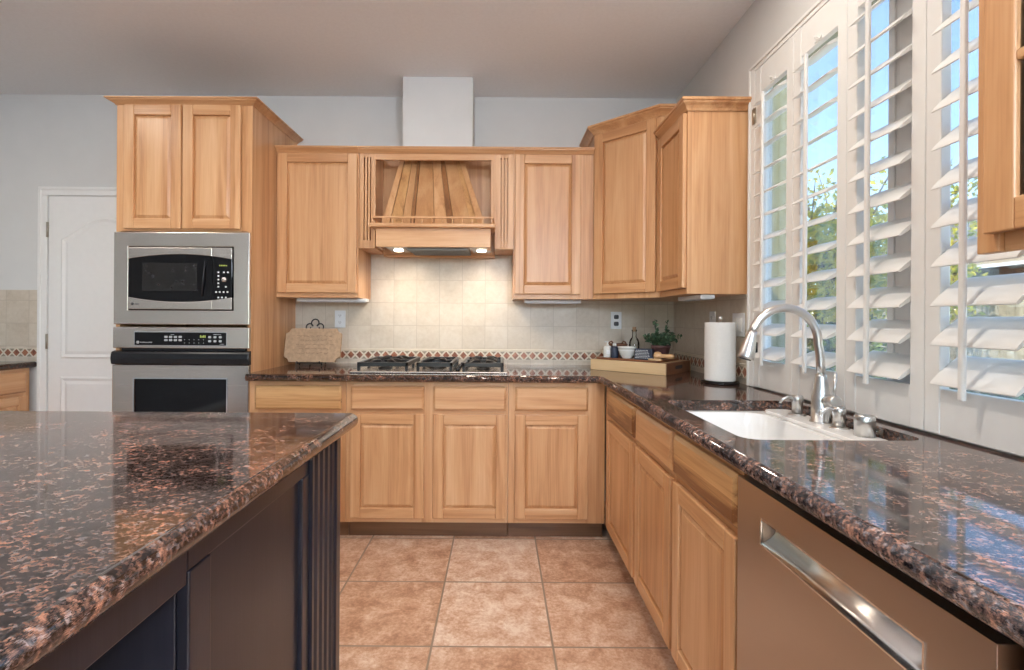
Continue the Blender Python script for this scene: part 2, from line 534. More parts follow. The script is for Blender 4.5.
w2 = bpy.data.objects.new('window_2', None); COL.objects.link(w2); struct(w2); w2.location = (0, YR, 0)
m = MB()
for a, b in ((RX0, RX0 + 0.06), (RX1 - 0.06, RX1), ((RX0 + RX1) / 2 - 0.04, (RX0 + RX1) / 2 + 0.04)): m.box(a, b, -0.10, -0.04, RZ0, RZ1)
m.box(RX0, RX1, -0.10, -0.04, RZ0, RZ0 + 0.06); m.box(RX0, RX1, -0.10, -0.04, RZ1 - 0.06, RZ1)
m.build('window_frame', WHITE, w2)
MB().box(RX0 + 0.05, RX1 - 0.05, -0.073, -0.067, RZ0 + 0.05, RZ1 - 0.05).build('pane', PANE, w2)
struct(MB().box(-0.604, -0.171, 3.063, YB, 2.265, ZC).build('wall_chase', WALLM))

# tile backsplash and the mosaic border, parts of their walls
def mosaic(m, a, b, P, flip=False):
    """border of diamonds from a to b along the wall; P(u, depth, z) -> point"""
    z0, z1 = 0.947, 1.001; h = z1 - z0; zc = (z0 + z1) / 2
    n = max(1, round(abs(b - a) / 0.058)); st = (b - a) / n
    def box(u0, u1, d, za, zb, mat):
        q = [P(u, dd, z) for z in (za, zb) for dd in (0.0, d) for u in (u0, u1)]
        m.add(q, [(0, 2, 3, 1), (4, 5, 7, 6), (0, 1, 5, 4), (2, 6, 7, 3), (0, 4, 6, 2), (1, 3, 7, 5)], mat)
    box(a, b, 0.009, z0 - 0.003, z1 + 0.003, 0)
    def poly(pts, mat):
        m.add([P(u, 0.0105, z) for u, z in pts] + [P(u, 0.006, z) for u, z in pts],
              [tuple(range(len(pts)))] + [(i, (i + 1) % len(pts), len(pts) + (i + 1) % len(pts), len(pts) + i) for i in range(len(pts))], mat)
    for i in range(n):
        c = a + st * (i + 0.5); w = st * 0.5
        poly([(c - w * 0.76, zc), (c, zc - h * 0.45), (c + w * 0.76, zc), (c, zc + h * 0.45)], 1)
        e = c + w
        if i < n - 1:
            for sg in (1, -1):
                poly([(e - w * 0.60, zc + sg * h * 0.49), (e + w * 0.60, zc + sg * h * 0.49), (e, zc + sg * h * 0.15)], 2)
MB().box(-1.37, XR, YB - 0.008, YB, 0.915, 1.66).build('backsplash', SPLASH, wall_back)
m = MB(); mosaic(m, -1.37, XR, lambda u, d, z: (u, YB - 0.006 - d, z)); m.build('mosaic_border', [CREAM, RUST, OLIVE], wall_back)
MB().box(-1.37, XR - 0.01, YB - 0.014, YB, 1.004, 1.016).build('tile_liner', CREAM, wall_back, 0.003)
MB().box(XL, -3.095, YB - 0.008, YB, 0.915, 1.395).build('side_backsplash', SPLASH, wall_back)
m = MB(); mosaic(m, XL, -3.095, lambda u, d, z: (u, YB - 0.006 - d, z)); m.build('side_mosaic_border', [CREAM, RUST, OLIVE], wall_back)
MB().box(XR - 0.008, XR, 2.322, YB - 0.008, 0.915, 1.36).build('backsplash', SPLASH, wall_right)
m = MB(); mosaic(m, 2.322, YB - 0.015, lambda u, d, z: (XR - 0.006 - d, u, z)); m.build('mosaic_border', [CREAM, RUST, OLIVE], wall_right)
MB().box(XR - 0.014, XR, 2.322, YB - 0.015, 1.004, 1.016).build('tile_liner', CREAM, wall_right, 0.003)

# white panel door with its casing
door = bpy.data.objects.new('door_1', None); COL.objects.link(door); struct(door); door.location = (-3.035, YB, 0)
DW = 0.78
def arch_pts(x0, x1, z0, z1, rise, n=14):
    p = [(x0, z0), (x1, z0), (x1, z1)]
    for k in range(1, n):
        t = k / n
        p.append((x1 + (x0 - x1) * t, z1 + rise * math.sin(PI * t) ** 1.2))
    p.append((x0, z1))
    return p
MB().box(0.006, DW, -0.012, -0.001, 0.008, 2.025).build('door_leaf', WHITE, door)
def moulded(m, out, inn, y0, y1, y2):
    n = len(out)
    v = [(p[0], y0, p[1]) for p in out] + [(p[0], y1, p[1]) for p in inn]
    m.add(v, [(i, (i + 1) % n, n + (i + 1) % n, n + i) for i in range(n)])
def shrink(pts, d):
    cx = sum(p[0] for p in pts) / len(pts); cz = sum(p[1] for p in pts) / len(pts)
    xs = [p[0] for p in pts]; zs = [p[1] for p in pts]
    w = (max(xs) - min(xs)) / 2; h = (max(zs) - min(zs)) / 2
    mx = (max(xs) + min(xs)) / 2; mz = (max(zs) + min(zs)) / 2
    return [(mx + (p[0] - mx) * (1 - d / w), mz + (p[1] - mz) * (1 - d / h)) for p in pts]
for nm, o in (('upper_panel', arch_pts(0.09, DW - 0.09, 0.935, 1.74, 0.145)), ('lower_panel', arch_pts(0.09, DW - 0.09, 0.16, 0.815, 0.0))):
    m = MB()
    a = o; b = shrink(o, 0.012); c = shrink(o, 0.03); d = shrink(o, 0.05)
    moulded(m, a, b, -0.0125, -0.020, 0); moulded(m, b, c, -0.020, -0.0135, 0); moulded(m, c, d, -0.0135, -0.019, 0)
    m.add([(p[0], -0.019, p[1]) for p in d], [tuple(range(len(d)))])
    m.build(nm, WHITE, door)
for z in (1.80, 1.05, 0.25):
    h = MB().lathe([(0.007, -0.05), (0.007, 0.05)], (0.0, -0.018, z), 10).box(-0.02, 0.004, -0.015, -0.0125, z - 0.045, z + 0.045)
    h.build('hinge', BRASS, door)
m = MB()
cas = [(0, 0), (0.06, 0), (0.06, 0.012), (0.045, 0.020), (0.012, 0.015), (0, 0.010)]
m.box(-0.062, -0.004, -0.018, 0, 0, 2.03); m.box(DW + 0.004, DW + 0.062, -0.018, 0, 0, 2.03); m.box(-0.062, DW + 0.062, -0.018, 0, 2.03, 2.088)
m.box(-0.062, -0.042, -0.024, 0, 0, 2.088); m.box(-0.062, DW + 0.062, -0.024, 0, 2.066, 2.088)
tr = struct(m.build('trim_1', WHITE, None, 0.004)); tr.location = door.location
m = MB().box(XL, -3.10, YB - 0.012, YB, 0, 0.09)
struct(m.build('baseboard_back', WHITE, None, 0.004))
struct(MB().box(XL, XL + 0.012, YR, 1.0, 0, 0.09).build('baseboard_left', WHITE, None, 0.004))

# kitchen window behind the shutters
w1 = bpy.data.objects.new('window_1', None); COL.objects.link(w1); struct(w1); w1.location = (XR + 0.085, WY0, WZ0)
wl, wh = WY1 - WY0, WZ1 - WZ0
m = MB()
m.box(-0.050, -0.004, 0, 0.03, 0, wh); m.box(-0.035, -0.004, wl - 0.012, wl, 0, wh); m.box(-0.050, -0.004, 0.375, 0.535, 0, wh)
for a, b in ((0.03, 0.375), (0.535, wl - 0.012)): m.box(-0.050, -0.004, a, b, 0, 0.035); m.box(-0.050, -0.004, a, b, wh - 0.035, wh)
m.build('window_frame', VINYL, w1, 0.003)
m = MB()
for a, b in ((0.38, 0.40), (0.425, 0.485), (0.505, 0.53)): m.box(-0.056, -0.0495, a, b, 0.035, wh - 0.035)
m.build('mullion_trim', VINYL, w1, 0.002)
for a, b in ((0.03, 0.375), (0.535, wl - 0.012)): MB().box(-0.030, -0.026, a - 0.004, b + 0.004, 0.03, wh - 0.03).build('pane', PANE, w1)

# ------------------------------------------------------------------ plantation shutters
PX0 = 1.165
fr = bpy.data.objects.new('trim_2', None); COL.objects.link(fr); struct(fr); fr.location = (PX0, 1.0, 0.917)
m = MB()
m.box(0, 0.02, 0.0, 0.036, 0.0, 1.478); m.box(0, 0.02, 1.268, 1.318, 0.0, 1.478); m.box(0, 0.02, 0.036, 1.268, 1.446, 1.478)
m.box(-0.006, 0.02, 1.304, 1.318, 0.0, 1.478); m.box(-0.006, 0.02, 0, 0.014, 0, 1.478); m.box(-0.006, 0.02, 0.014, 1.304, 1.464, 1.478)
m.build('shutter_frame', SHUT, fr, 0.002)
def louver_mb(y0, y1, tilt=math.radians(43), w=0.057, t=0.0062):
    m = MB(); pts = []
    for k in range(16):
        a = 2 * PI * k / 16
        x = w * math.copysign(abs(math.cos(a)) ** 0.8, math.cos(a)); z = t * math.sin(a)
        pts.append((x * math.cos(tilt) - z * math.sin(tilt), x * math.sin(tilt) + z * math.cos(tilt)))
    n = len(pts)
    v = [(p[0], y0, p[1]) for p in pts] + [(p[0], y1, p[1]) for p in pts]
    m.add(v, [(i, (i + 1) % n, n + (i + 1) % n, n + i) for i in range(n)], 0, True)
    m.add(v, [tuple(range(n)), tuple(range(n, 2 * n))], 0, False)
    return m
sh_spec = [(1.9695, 2.264, 26, 'leftmost white shutter panel, hinged beside the wooden wall cabinet'),
           (1.6665, 1.9675, 26, 'white shutter panel behind the arch of the faucet'),
           (1.357, 1.6645, 38, 'white shutter panel behind the short steel air gap cap'),
           (1.040, 1.355, 42, 'widest white shutter panel, partly behind the glass door cabinet')]
for (ya, yb, tilt, lab) in sh_spec:
    s = thing('plantation_shutter', lab, 'shutter', (PX0, ya, 0.921), 0, 'plantation shutter panels over the sink')
    wd = yb - ya; st = 0.0465; zt = 2.361 - 0.921
    for a, b in ((0, st), (wd - st, wd)):
        MB().box(0, 0.028, a, b, 0, zt).build('stile', SHUT, s, 0.003)
    MB().box(0.002, 0.026, st, wd - st, 0, 0.122).build('bottom_rail', SHUT, s, 0.002)
    MB().box(0.002, 0.026, st, wd - st, 2.245 - 0.921, zt).build('top_rail', SHUT, s, 0.002)
    l0 = None
    for k in range(12):
        if l0 is None:
            l0 = louver_mb(st + 0.002, wd - st - 0.002, math.radians(tilt)).build('louver', SHUT, s); o = l0
        else:
            o = l0.copy(); COL.objects.link(o); o.parent = s
        o.location = (0.014, 0, 1.055 + 0.057 * math.sin(math.radians(tilt)) - 0.921 + 0.1022 * k)
    r = MB().box(-0.050, -0.038, wd / 2 - 0.0075, wd / 2 + 0.0075, 1.028 - 0.921, 2.20 - 0.921)
    r.build('tilt_rod', SHUT, s, 0.004)
    MB().box(-0.004, 0.002, wd / 2 - 0.02, wd / 2 + 0.02, 2.25 - 0.921, 2.262 - 0.921).tube([(-0.002, wd / 2, 2.258 - 0.921), (-0.016, wd / 2, 2.263 - 0.921)], 0.004, 8).build('rod_catch', SHUT, s)
    if ya > 1.9:
        for z in (0.2, 1.2):
            MB().box(-0.004, 0.001, wd - 0.012, wd + 0.02, z, z + 0.07).lathe([(0.004, 0), (0.004, 0.07)], (-0.004, wd + 0.001, z), 8).build('hinge', BRASS, s)

# ------------------------------------------------------------------ cabinet building blocks (front faces local -y)
def raised_panel(m, x0, x1, z0, z1, yo, yi, band):
    o = [(x0, z0), (x1, z0), (x1, z1), (x0, z1)]
    i = [(x0 + band, z0 + band), (x1 - band, z0 + band), (x1 - band, z1 - band), (x0 + band, z1 - band)]
    v = [(p[0], yo, p[1]) for p in o] + [(p[0], yi, p[1]) for p in i] + [(p[0], yo + 0.008, p[1]) for p in o]
    m.add(v, [(0, 1, 5, 4), (1, 2, 6, 5), (2, 3, 7, 6), (3, 0, 4, 7), (4, 5, 6, 7), (0, 8, 9, 1), (1, 9, 10, 2), (2, 10, 11, 3), (3, 11, 8, 0), (8, 11, 10, 9)])
def cab_door(parent, x0, x1, z0, z1, y=0.0, t=0.02, st=0.056, mv=None, mh=None, mp=None):
    mv = mv or WV; mh = mh or WH; mp = mp or WV
    m = MB()
    m.box(x0, x0 + st, y - t, y, z0, z1, 0); m.box(x1 - st, x1, y - t, y, z0, z1, 0)
    m.box(x0 + st, x1 - st, y - t, y, z0, z0 + st, 1); m.box(x0 + st, x1 - st, y - t, y, z1 - st, z1, 1)
    d = m.build('door', [mv, mh], parent, 0.004, 3)
    p = MB(); raised_panel(p, x0 + st - 0.001, x1 - st + 0.001, z0 + st - 0.001, z1 - st + 0.001, y - 0.005, y - 0.0165, 0.020)
    p.build('raised_panel', mp, d, 0.0015)
    return d
def drawer_front(parent, x0, x1, z0, z1, y=0.0, t=0.02, mat=None):
    m = MB(); e = 0.012
    o = [(x0, z0), (x1, z0), (x1, z1), (x0, z1)]
    i = [(x0 + e, z0 + e), (x1 - e, z0 + e), (x1 - e, z1 - e), (x0 + e, z1 - e)]
    v = [(p[0], y, p[1]) for p in o] + [(p[0], y - t * 0.55, p[1]) for p in o] + [(p[0], y - t, p[1]) for p in i]
    m.add(v, [(3, 2, 1, 0)] + [(k, (k + 1) % 4, 4 + (k + 1) % 4, 4 + k) for k in range(4)] + [(4 + k, 4 + (k + 1) % 4, 8 + (k + 1) % 4, 8 + k) for k in range(4)] + [(8, 9, 10, 11)])
    return m.build('drawer_front', mat or WH, parent, 0.0015)

def base_cabinet(label, loc, rz, w, fronts, depth=0.6, body_top=0.874, wild=(), doors=True, group='alder base cabinets', side_panel=False):
    c = thing('base_cabinet', label, 'cabinet', loc, rz, group)
    MB().box(0.001, w - 0.001, 0.020, depth, 0.10, body_top).build('body', WV, c)
    m = MB()
    xs = [0] + [x for f in fronts for x in f] + [w]
    for i in range(0, len(xs), 2):
        a = xs[i] - (0.012 if i else 0); b = xs[i + 1] + (0.012 if i + 1 < len(xs) - 1 else 0)
        m.box(max(0.0005, a), min(w - 0.0005, b), 0, 0.02, 0.10, 0.874, 0)
    for (a, b) in fronts:
        m.box(a + 0.012, b - 0.012, 0.0005, 0.02, 0.838, 0.874, 1); m.box(a + 0.012, b - 0.012, 0.0005, 0.02, 0.676, 0.730, 1); m.box(a + 0.012, b - 0.012, 0.0005, 0.02, 0.10, 0.142, 1)
    m.build('face_frame', [WV, WH], c)
    for k, (a, b) in enumerate(fronts):
        drawer_front(c, a, b, 0.718, 0.850, -0.0002, mat=WK if k in wild else WH)
        cab_door(c, a, b, 0.128, 0.697, -0.0002)
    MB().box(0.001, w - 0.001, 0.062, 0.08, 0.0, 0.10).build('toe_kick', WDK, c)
    return c

# back run
base_cabinet('alder base cabinet left of the cooktop, its wild grained drawer half hidden by island', (-1.368, 2.72, 0), 0, 0.532, [(0.034, 0.509)], wild=(0,))
base_cabinet('double alder base cabinet with two drawers directly under the cooktop', (-0.835, 2.72, 0), 0, 0.889, [(0.027, 0.429), (0.478, 0.879)])
base_cabinet('alder base cabinet at the inner corner, right of the cooktop', (0.055, 2.72, 0), 0, 0.532, [(0.036, 0.436)])
# right run (local x runs towards the camera)
RZ = -PI / 2
base_cabinet('narrowest looking alder base cabinet of sink run, next to the inner corner', (0.588, 2.70, 0), RZ, 0.624, [(0.11, 0.604)], depth=0.59, wild=(0,))
base_cabinet('middle alder base cabinet of the sink run under the far end of sink', (0.588, 2.075, 0), RZ, 0.447, [(0.018, 0.435)], depth=0.59, body_top=0.62)
base_cabinet('alder base cabinet touching the dishwasher, with the largest looking drawer', (0.588, 1.627, 0), RZ, 0.444, [(0.013, 0.439)], depth=0.59, body_top=0.62, wild=(0,))
base_cabinet('alder base cabinet at the photo edge on near side of dishwasher', (0.588, 0.552, 0), RZ, 0.90, [(0.03, 0.44), (0.46, 0.87)], depth=0.59)
# left run against the left wall, faces +x
base_cabinet('golden alder base cabinet by the white door at far left', (-3.128, 2.0, 0), PI / 2, 1.30, [(0.03, 0.42), (0.45, 0.84), (0.87, 1.265)], depth=0.59)

# ------------------------------------------------------------------ countertops
def nose(h, r=None):
    r = r or h / 2
    return [(0, 0)] + [(r * math.sin(PI * k / 10), r * (1 - math.cos(PI * k / 10)) * (h / 2 / r)) for k in range(1, 10)] + [(0, h)]
TH, TZ = 0.04, 0.875
def slab_with_holes(loops, z0, z1):
    bm = bmesh.new()
    for lp in loops:
        vs = [bm.verts.new((x, y, z1)) for x, y in lp]
        for i in range(len(vs)): bm.edges.new((vs[i], vs[(i + 1) % len(vs)]))
    bmesh.ops.triangle_fill(bm, edges=bm.edges[:], use_beauty=True, use_dissolve=False)
    r = bmesh.ops.extrude_face_region(bm, geom=bm.faces[:])
    for e in r['geom']:
        if isinstance(e, bmesh.types.BMVert): e.co.z = z0
    bmesh.ops.recalc_face_normals(bm, faces=bm.faces)
    bm.verts.index_update()
    v = [tuple(x.co) for x in bm.verts]; f = [tuple(q.index for q in fc.verts) for fc in bm.faces]
    bm.free()
    return v, f
R2 = TH / 2
front = [(-1.366, 2.665 + R2), (0.53, 2.665 + R2), (0.545 + R2, 2.65), (0.545 + R2, -0.35)]
outer = front + [(XR - 0.001, -0.35), (XR - 0.001, YB - 0.001), (-1.366, YB - 0.001)]
hole = rounded(0.632, 1.105, 1.268, 1.892, 0.05)[::-1]
v, f = slab_with_holes([outer, hole], TZ, TZ + TH)
m = MB().add(v, f)
m.sweep(front, nose(TH), z=TZ, smooth=True)
ct = m.build('countertop', GRAN)
tag(ct, 'L-shaped polished brown granite countertop holding the cooktop and the sink', 'countertop')
m = MB()
m.box(XL + 0.001, -3.12, 2.0, YB - 0.016, TZ, TZ + TH); m.sweep([(-3.12, 2.0), (-3.12, YB - 0.016)], nose(TH), z=TZ, smooth=True)
tag(m.build('countertop', GRAN), 'small dark granite countertop piece beside the white door at far left', 'countertop')
IX0, IX1, IY0, IY1 = -1.95, -0.448, -0.75, 1.61
m = MB()
ITH = 0.045; r = ITH / 2; ITZ = 0.87
ip = rounded(IX0 + r, IX1 - r, IY0 + r, IY1 - r, 0.010, 4)
m.prism(ip, 2, ITZ, ITZ + ITH)
m.sweep(ip[::-1][::-1], nose(ITH), True, ITZ, 0, True)
tag(m.build('countertop', GRAN), 'large brown granite island top with rounded edge in left foreground', 'countertop')

# ------------------------------------------------------------------ island body
isl = thing('kitchen_island', 'dark espresso wood island base with fluted corner post under brown granite', 'island', (-0.51, 0, 0))
MB().box(-1.40, -0.02, 0.815, 1.55, 0.0, 0.868).build('cabinet_body', WISL, isl, 0.002)
MB().box(-1.40, -0.28, -0.70, 0.814, 0.0, 0.868).build('recessed_back', WISL, isl)
MB().box(-0.279, 0.0, -0.70, 0.814, 0.78, 0.868).box(-0.0195, 0.0, 0.8145, 1.335, 0.80, 0.868).build('apron', WISL, isl, 0.003)
m = MB().box(-0.0195, 0.002, 0.817, 0.88, 0.0, 0.80).box(-0.0195, 0.002, 1.29, 1.335, 0.0, 0.80).box(-0.0195, 0.002, 0.88, 1.29, 0.0, 0.12)
m.build('side_frame', WISL, isl, 0.003)
MB().box(-0.0195, -0.010, 0.88, 1.29, 0.12, 0.80).build('side_panel', WISL, isl)
prof = [(1.337, -0.02), (1.337, 0.010)]
y = 1.350
while y < 1.50:
    prof += [(y, 0.010), (y + 0.006, 0.001), (y + 0.018, 0.001), (y + 0.024, 0.010)]; y += 0.040
prof += [(1.515, 0.010), (1.520, 0.016), (1.552, 0.016), (1.556, 0.010), (1.566, 0.010), (1.566, -0.02)]
m = MB().prism([(p[1], p[0]) for p in prof], 2, 0.0, 0.868)
m.build('fluted_post', WISL, isl)

# ------------------------------------------------------------------ oven tower
tw = thing('oven_cabinet', 'tall alder cabinet around the built-in microwave and wall oven', 'cabinet', (-2.12, 2.74, 0))
m = MB()
m.box(0, 0.022, 0.0195, 0.599, 0, 2.41); m.box(0.726, 0.75, 0.0195, 0.599, 0, 2.41); m.box(0.022, 0.726, 0.575, 0.599, 0, 2.41)
m.box(0.022, 0.726, 0.02, 0.575, 1.70, 2.41); m.box(0.022, 0.726, 0.02, 0.575, 0.0, 0.43)
m.build('body', WV, tw)
m = MB()
m.box(0, 0.055, -0.0015, 0.019, 1.694, 2.41); m.box(0.693, 0.75, -0.0015, 0.019, 1.694, 2.41); m.box(0, 0.022, -0.0005, 0.019, 0, 1.694); m.box(0.728, 0.75, -0.0005, 0.019, 0, 1.694)
m.box(0.055, 0.693, -0.001, 0.019, 1.694, 1.715, 1); m.box(0.055, 0.693, -0.001, 0.019, 2.36, 2.41, 1); m.box(0.35, 0.40, -0.001, 0.019, 1.715, 2.36)
m.build('face_frame', [WV, WH], tw)
cab_door(tw, 0.050, 0.366, 1.705, 2.386, -0.0018)
cab_door(tw, 0.375, 0.692, 1.705, 2.386, -0.0018)
MB().sweep([(0, 0.599), (0, 0), (0.75, 0), (0.75, 0.599)], CROWN(0.033, 0.043), z=2.423).box(0, 0.75, 0, 0.599, 2.411, 2.4228).build('crown_moulding', WH, tw)

def glyphs(m, x0, x1, z, h, y, n, mat=0, gap=0.35, seed=1):
    rnd = random.Random(seed); w = (x1 - x0) / n
    for i in range(n):
        a = x0 + w * i; hh = h * rnd.choice((0.75, 1.0, 1.0))
        m.box(a, a + w * (1 - gap), y, y + 0.0012, z, z + hh, mat)

# microwave with trim kit (local origin: left end of its base, on its own front plane)
mw = thing('microwave', 'stainless built-in microwave with bowed black window above the wall oven', 'microwave', (-2.118, 2.738, 1.178))
W_, H_ = 0.746, 0.508
m = MB()
dx0, dx1, dz0, dz1 = 0.080, 0.658, 0.078, 0.428
ring_plate(m, 0, W_, 0, H_, dx0, dx1, dz0, dz1, -0.020, -0.0005)
m.build('trim_kit', STEEL, mw, 0.004, 3)
MB().box(0.03, W_ - 0.03, 0.0, 0.45, 0.02, H_ - 0.02).build('housing', BLKPL, mw)
cx1 = 0.545                                          # door / control panel split
def bow(x0, x1, zc, sag, n, xa, xb):
    out = []
    for k in range(n + 1):
        x = xa + (xb - xa) * k / n
        t = (x - x0) / (x1 - x0)
        out.append((x, zc + sag * 4 * t * (1 - t)))
    return out
ax0, ax1 = dx0 + 0.006, dx1 - 0.006
zt, zb = 0.360, 0.150
def steel_band(xa, xb, top):
    if top: return bow(ax0, ax1, zt, 0.026, 14, xa, xb) + [(xb, dz1 - 0.006), (xa, dz1 - 0.006)]
    return [(xa, dz0 + 0.006), (xb, dz0 + 0.006)] + bow(ax0, ax1, zb, -0.026, 14, xa, xb)[::-1]
md = MB().prism(steel_band(ax0, cx1 - 0.002, True), 1, -0.026, -0.008).prism(steel_band(ax0, cx1 - 0.002, False), 1, -0.026, -0.008).build('door', STEEL, mw, 0.002)
g = bow(ax0, ax1, zb, -0.026, 14, ax0, cx1 - 0.002) + bow(ax0, ax1, zt, 0.026, 14, ax0, cx1 - 0.002)[::-1]
MB().prism(g, 1, -0.023, -0.008).build('door_window', BLKGL, md)
MB().box(0.16, 0.46, -0.0235, -0.0232, 0.185, 0.338).build('viewing_screen', plain('mesh_screen', (0.014, 0.0125, 0.012), 0.08, var=0.2), md)
mh = MB()
hp = [(cx1 - 0.055, -0.026, 0.155), (cx1 - 0.045, -0.034, 0.25), (cx1 - 0.038, -0.026, 0.355)]
mh.tube(hp, 0.004, 8); mh.build('handle_groove', BLKPL, md)
m = MB().lathe([(0.0, -0.0285), (0.0075, -0.0285), (0.0075, -0.026)], (dx0 + 0.028, 0, 0.112), 16, axis=1); glyphs(m, dx0 + 0.042, dx0 + 0.066, 0.109, 0.005, -0.0272, 5, seed=3)
m.build('logo', DARKP, md)
cp = MB().prism(steel_band(cx1, ax1, True), 1, -0.026, -0.008, 1).prism(steel_band(cx1, ax1, False), 1, -0.026, -0.008, 1)
g = bow(ax0, ax1, zb, -0.026, 8, cx1, ax1) + bow(ax0, ax1, zt, 0.026, 8, cx1, ax1)[::-1]
cp.prism(g, 1, -0.023, -0.008, 0)
cp = cp.build('control_panel', [BLKGL, STEEL], mw, 0.001)
m = MB(); glyphs(m, 0.582, 0.628, 0.322, 0.007, -0.0238, 5, seed=9); m.build('display', GREENLED, cp)
for (bx, bz) in [(0.578, 0.288), (0.608, 0.288), (0.630, 0.288), (0.578, 0.268), (0.578, 0.248), (0.578, 0.228), (0.578, 0.209), (0.619, 0.209), (0.566, 0.180), (0.586, 0.180), (0.607, 0.180), (0.628, 0.180), (0.578, 0.150), (0.598, 0.150), (0.619, 0.150)]:
    MB().prism(rounded(bx - 0.0045, bx + 0.0045, bz - 0.004, bz + 0.004, 0.002, 2), 1, -0.0245, -0.0225).build('button', INK, cp)
MB().lathe([(0.014, -0.023), (0.014, -0.031), (0.011, -0.034), (0.0, -0.034)], (0.611, 0, 0.248), 20, axis=1).build('dial', STEEL, cp)

# wall oven
ov = thing('wall_oven', 'stainless wall oven with black control strip below the microwave', 'oven', (-2.121, 2.738, 0.435))
MB().box(0.035, 0.72, 0.0, 0.55, 0.01, 0.72).build('housing', BLKPL, ov)
m = MB().box(0.002, 0.750, -0.022, -0.0005, 0.612, 0.729)
p = m.build('control_panel', STEEL, ov, 0.004, 3)
MB().box(0.123, 0.626, -0.0245, -0.0215, 0.629, 0.700).build('control_glass', BLKGL, p, 0.002)
MB().box(0.119, 0.630, -0.0232, -0.0216, 0.625, 0.704).build('control_bezel', CHROME, p, 0.001)
LEG = plain('legend_print', (0.40, 0.41, 0.42), 0.5, var=0.02)
for i in range(4):
    for j in range(2):
        x = 0.296 + i * 0.026; z = 0.658 + j * 0.018
        MB().prism(rounded(x - 0.009, x + 0.009, z - 0.006, z + 0.005, 0.003, 2), 1, -0.0253, -0.0243).build('button', LEG, p)
for i in range(5):
    for j in range(2):
        x = 0.398 + i * 0.026; z = 0.641 + j * 0.018
        MB().box(x - 0.002, x + 0.002, -0.0253, -0.0243, z, z + 0.003).build('indicator_mark', LEG, p)
for i in range(3):
    for j in range(2):
        x = 0.536 + i * 0.029; z = 0.653 + j * 0.022
        MB().prism(rounded(x - 0.008, x + 0.008, z - 0.006, z + 0.006, 0.004, 2), 1, -0.0253, -0.0243).build('button', LEG, p)
for a, b, z, h, n in ((0.322, 0.342, 0.686, 0.003, 5), (0.556, 0.60, 0.688, 0.004, 8), (0.592, 0.615, 0.635, 0.003, 5)):
    m = MB(); glyphs(m, a, b, z, h, -0.0253, n, seed=n); m.build('lettering', LEG, p)
MB().lathe([(0.0, -0.0255), (0.0085, -0.0255), (0.0085, -0.0245)], (0.142, 0, 0.645), 16, axis=1).build('emblem', LEG, p)
m = MB(); glyphs(m, 0.156, 0.222, 0.642, 0.006, -0.0253, 10, seed=6); m.build('brand_lettering', LEG, p)
m = MB(); glyphs(m, 0.483, 0.516, 0.672, 0.013, -0.0253, 4, seed=7); m.build('clock_display', GREENLED, p)
d = MB()
ring_plate(d, 0, 0.751, 0, 0.520, 0.123, 0.630, 0.11, 0.445, -0.024, -0.0005)
d = d.build('door', STEEL, ov, 0.004, 3)
MB().box(0.1235, 0.6295, -0.020, -0.004, 0.1105, 0.4445).build('door_window', BLKGL, d)
mb = MB()
for a, b, c, e in ((0.117, 0.123, 0.105, 0.451), (0.630, 0.636, 0.105, 0.451), (0.123, 0.630, 0.445, 0.451), (0.123, 0.630, 0.105, 0.111)): mb.box(a, b, -0.0265, -0.0235, c, e)
mb.build('window_bezel', CHROME, d)
pr = [(-0.0005, 0.522), (-0.022, 0.522), (-0.031, 0.528), (-0.035, 0.556), (-0.031, 0.584), (-0.024, 0.594), (-0.0005, 0.600)]
MB().prism(pr, 0, -0.002, 0.753).build('handle', BLKPL, d, 0.003)

# ------------------------------------------------------------------ upper cabinets on the back wall
def wall_cab_body(c, w, d, h):
    MB().box(0.001, w - 0.001, 0.020, d, 0, h).build('body', WV, c)
def wall_cabinet(label, loc, rz, w, d, h, doors, crown_path=None, ch=0.034, cp=0.036, dz=(0.028, None), wild=None, group='alder wall cabinets'):
    c = thing('wall_cabinet', label, 'cabinet', loc, rz, group)
    wall_cab_body(c, w, d, h)
    m = MB()
    xs = [0] + [x for q in doors for x in q] + [w]
    for i in range(0, len(xs), 2):
        m.box(xs[i] - (0.012 if i else 0), xs[i + 1] + (0.012 if i + 1 < len(xs) - 1 else 0), 0, 0.02, 0, h, 0)
    for a, b in doors:
        m.box(a + 0.012, b - 0.012, 0.0005, 0.02, 0, 0.04, 1); m.box(a + 0.012, b - 0.012, 0.0005, 0.02, h - 0.05, h, 1)
    m.build('face_frame', [WV, WH], c)
    for a, b in doors: cab_door(c, a, b, dz[0], dz[1] or h - ch - 0.004, -0.0002)
    if crown_path: MB().sweep(crown_path, CROWN(ch, cp), z=h + 0.001).build('crown_moulding', WH, c)
    return c
D_ = 0.296
wall_cabinet('alder wall cabinet left of the range hood, above the stone plaque', (-1.367, 3.035, 1.345), 0, 0.503, D_, 0.918, [(0.013, 0.495)], [(0, 0), (0.503, 0)])
wall_cabinet('alder wall cabinet right of the range hood with a knot in its door', (0.0865, 3.035, 1.345), 0, 0.488, D_, 0.918, [(0.008, 0.408)], [(0, 0), (0.487, 0)])
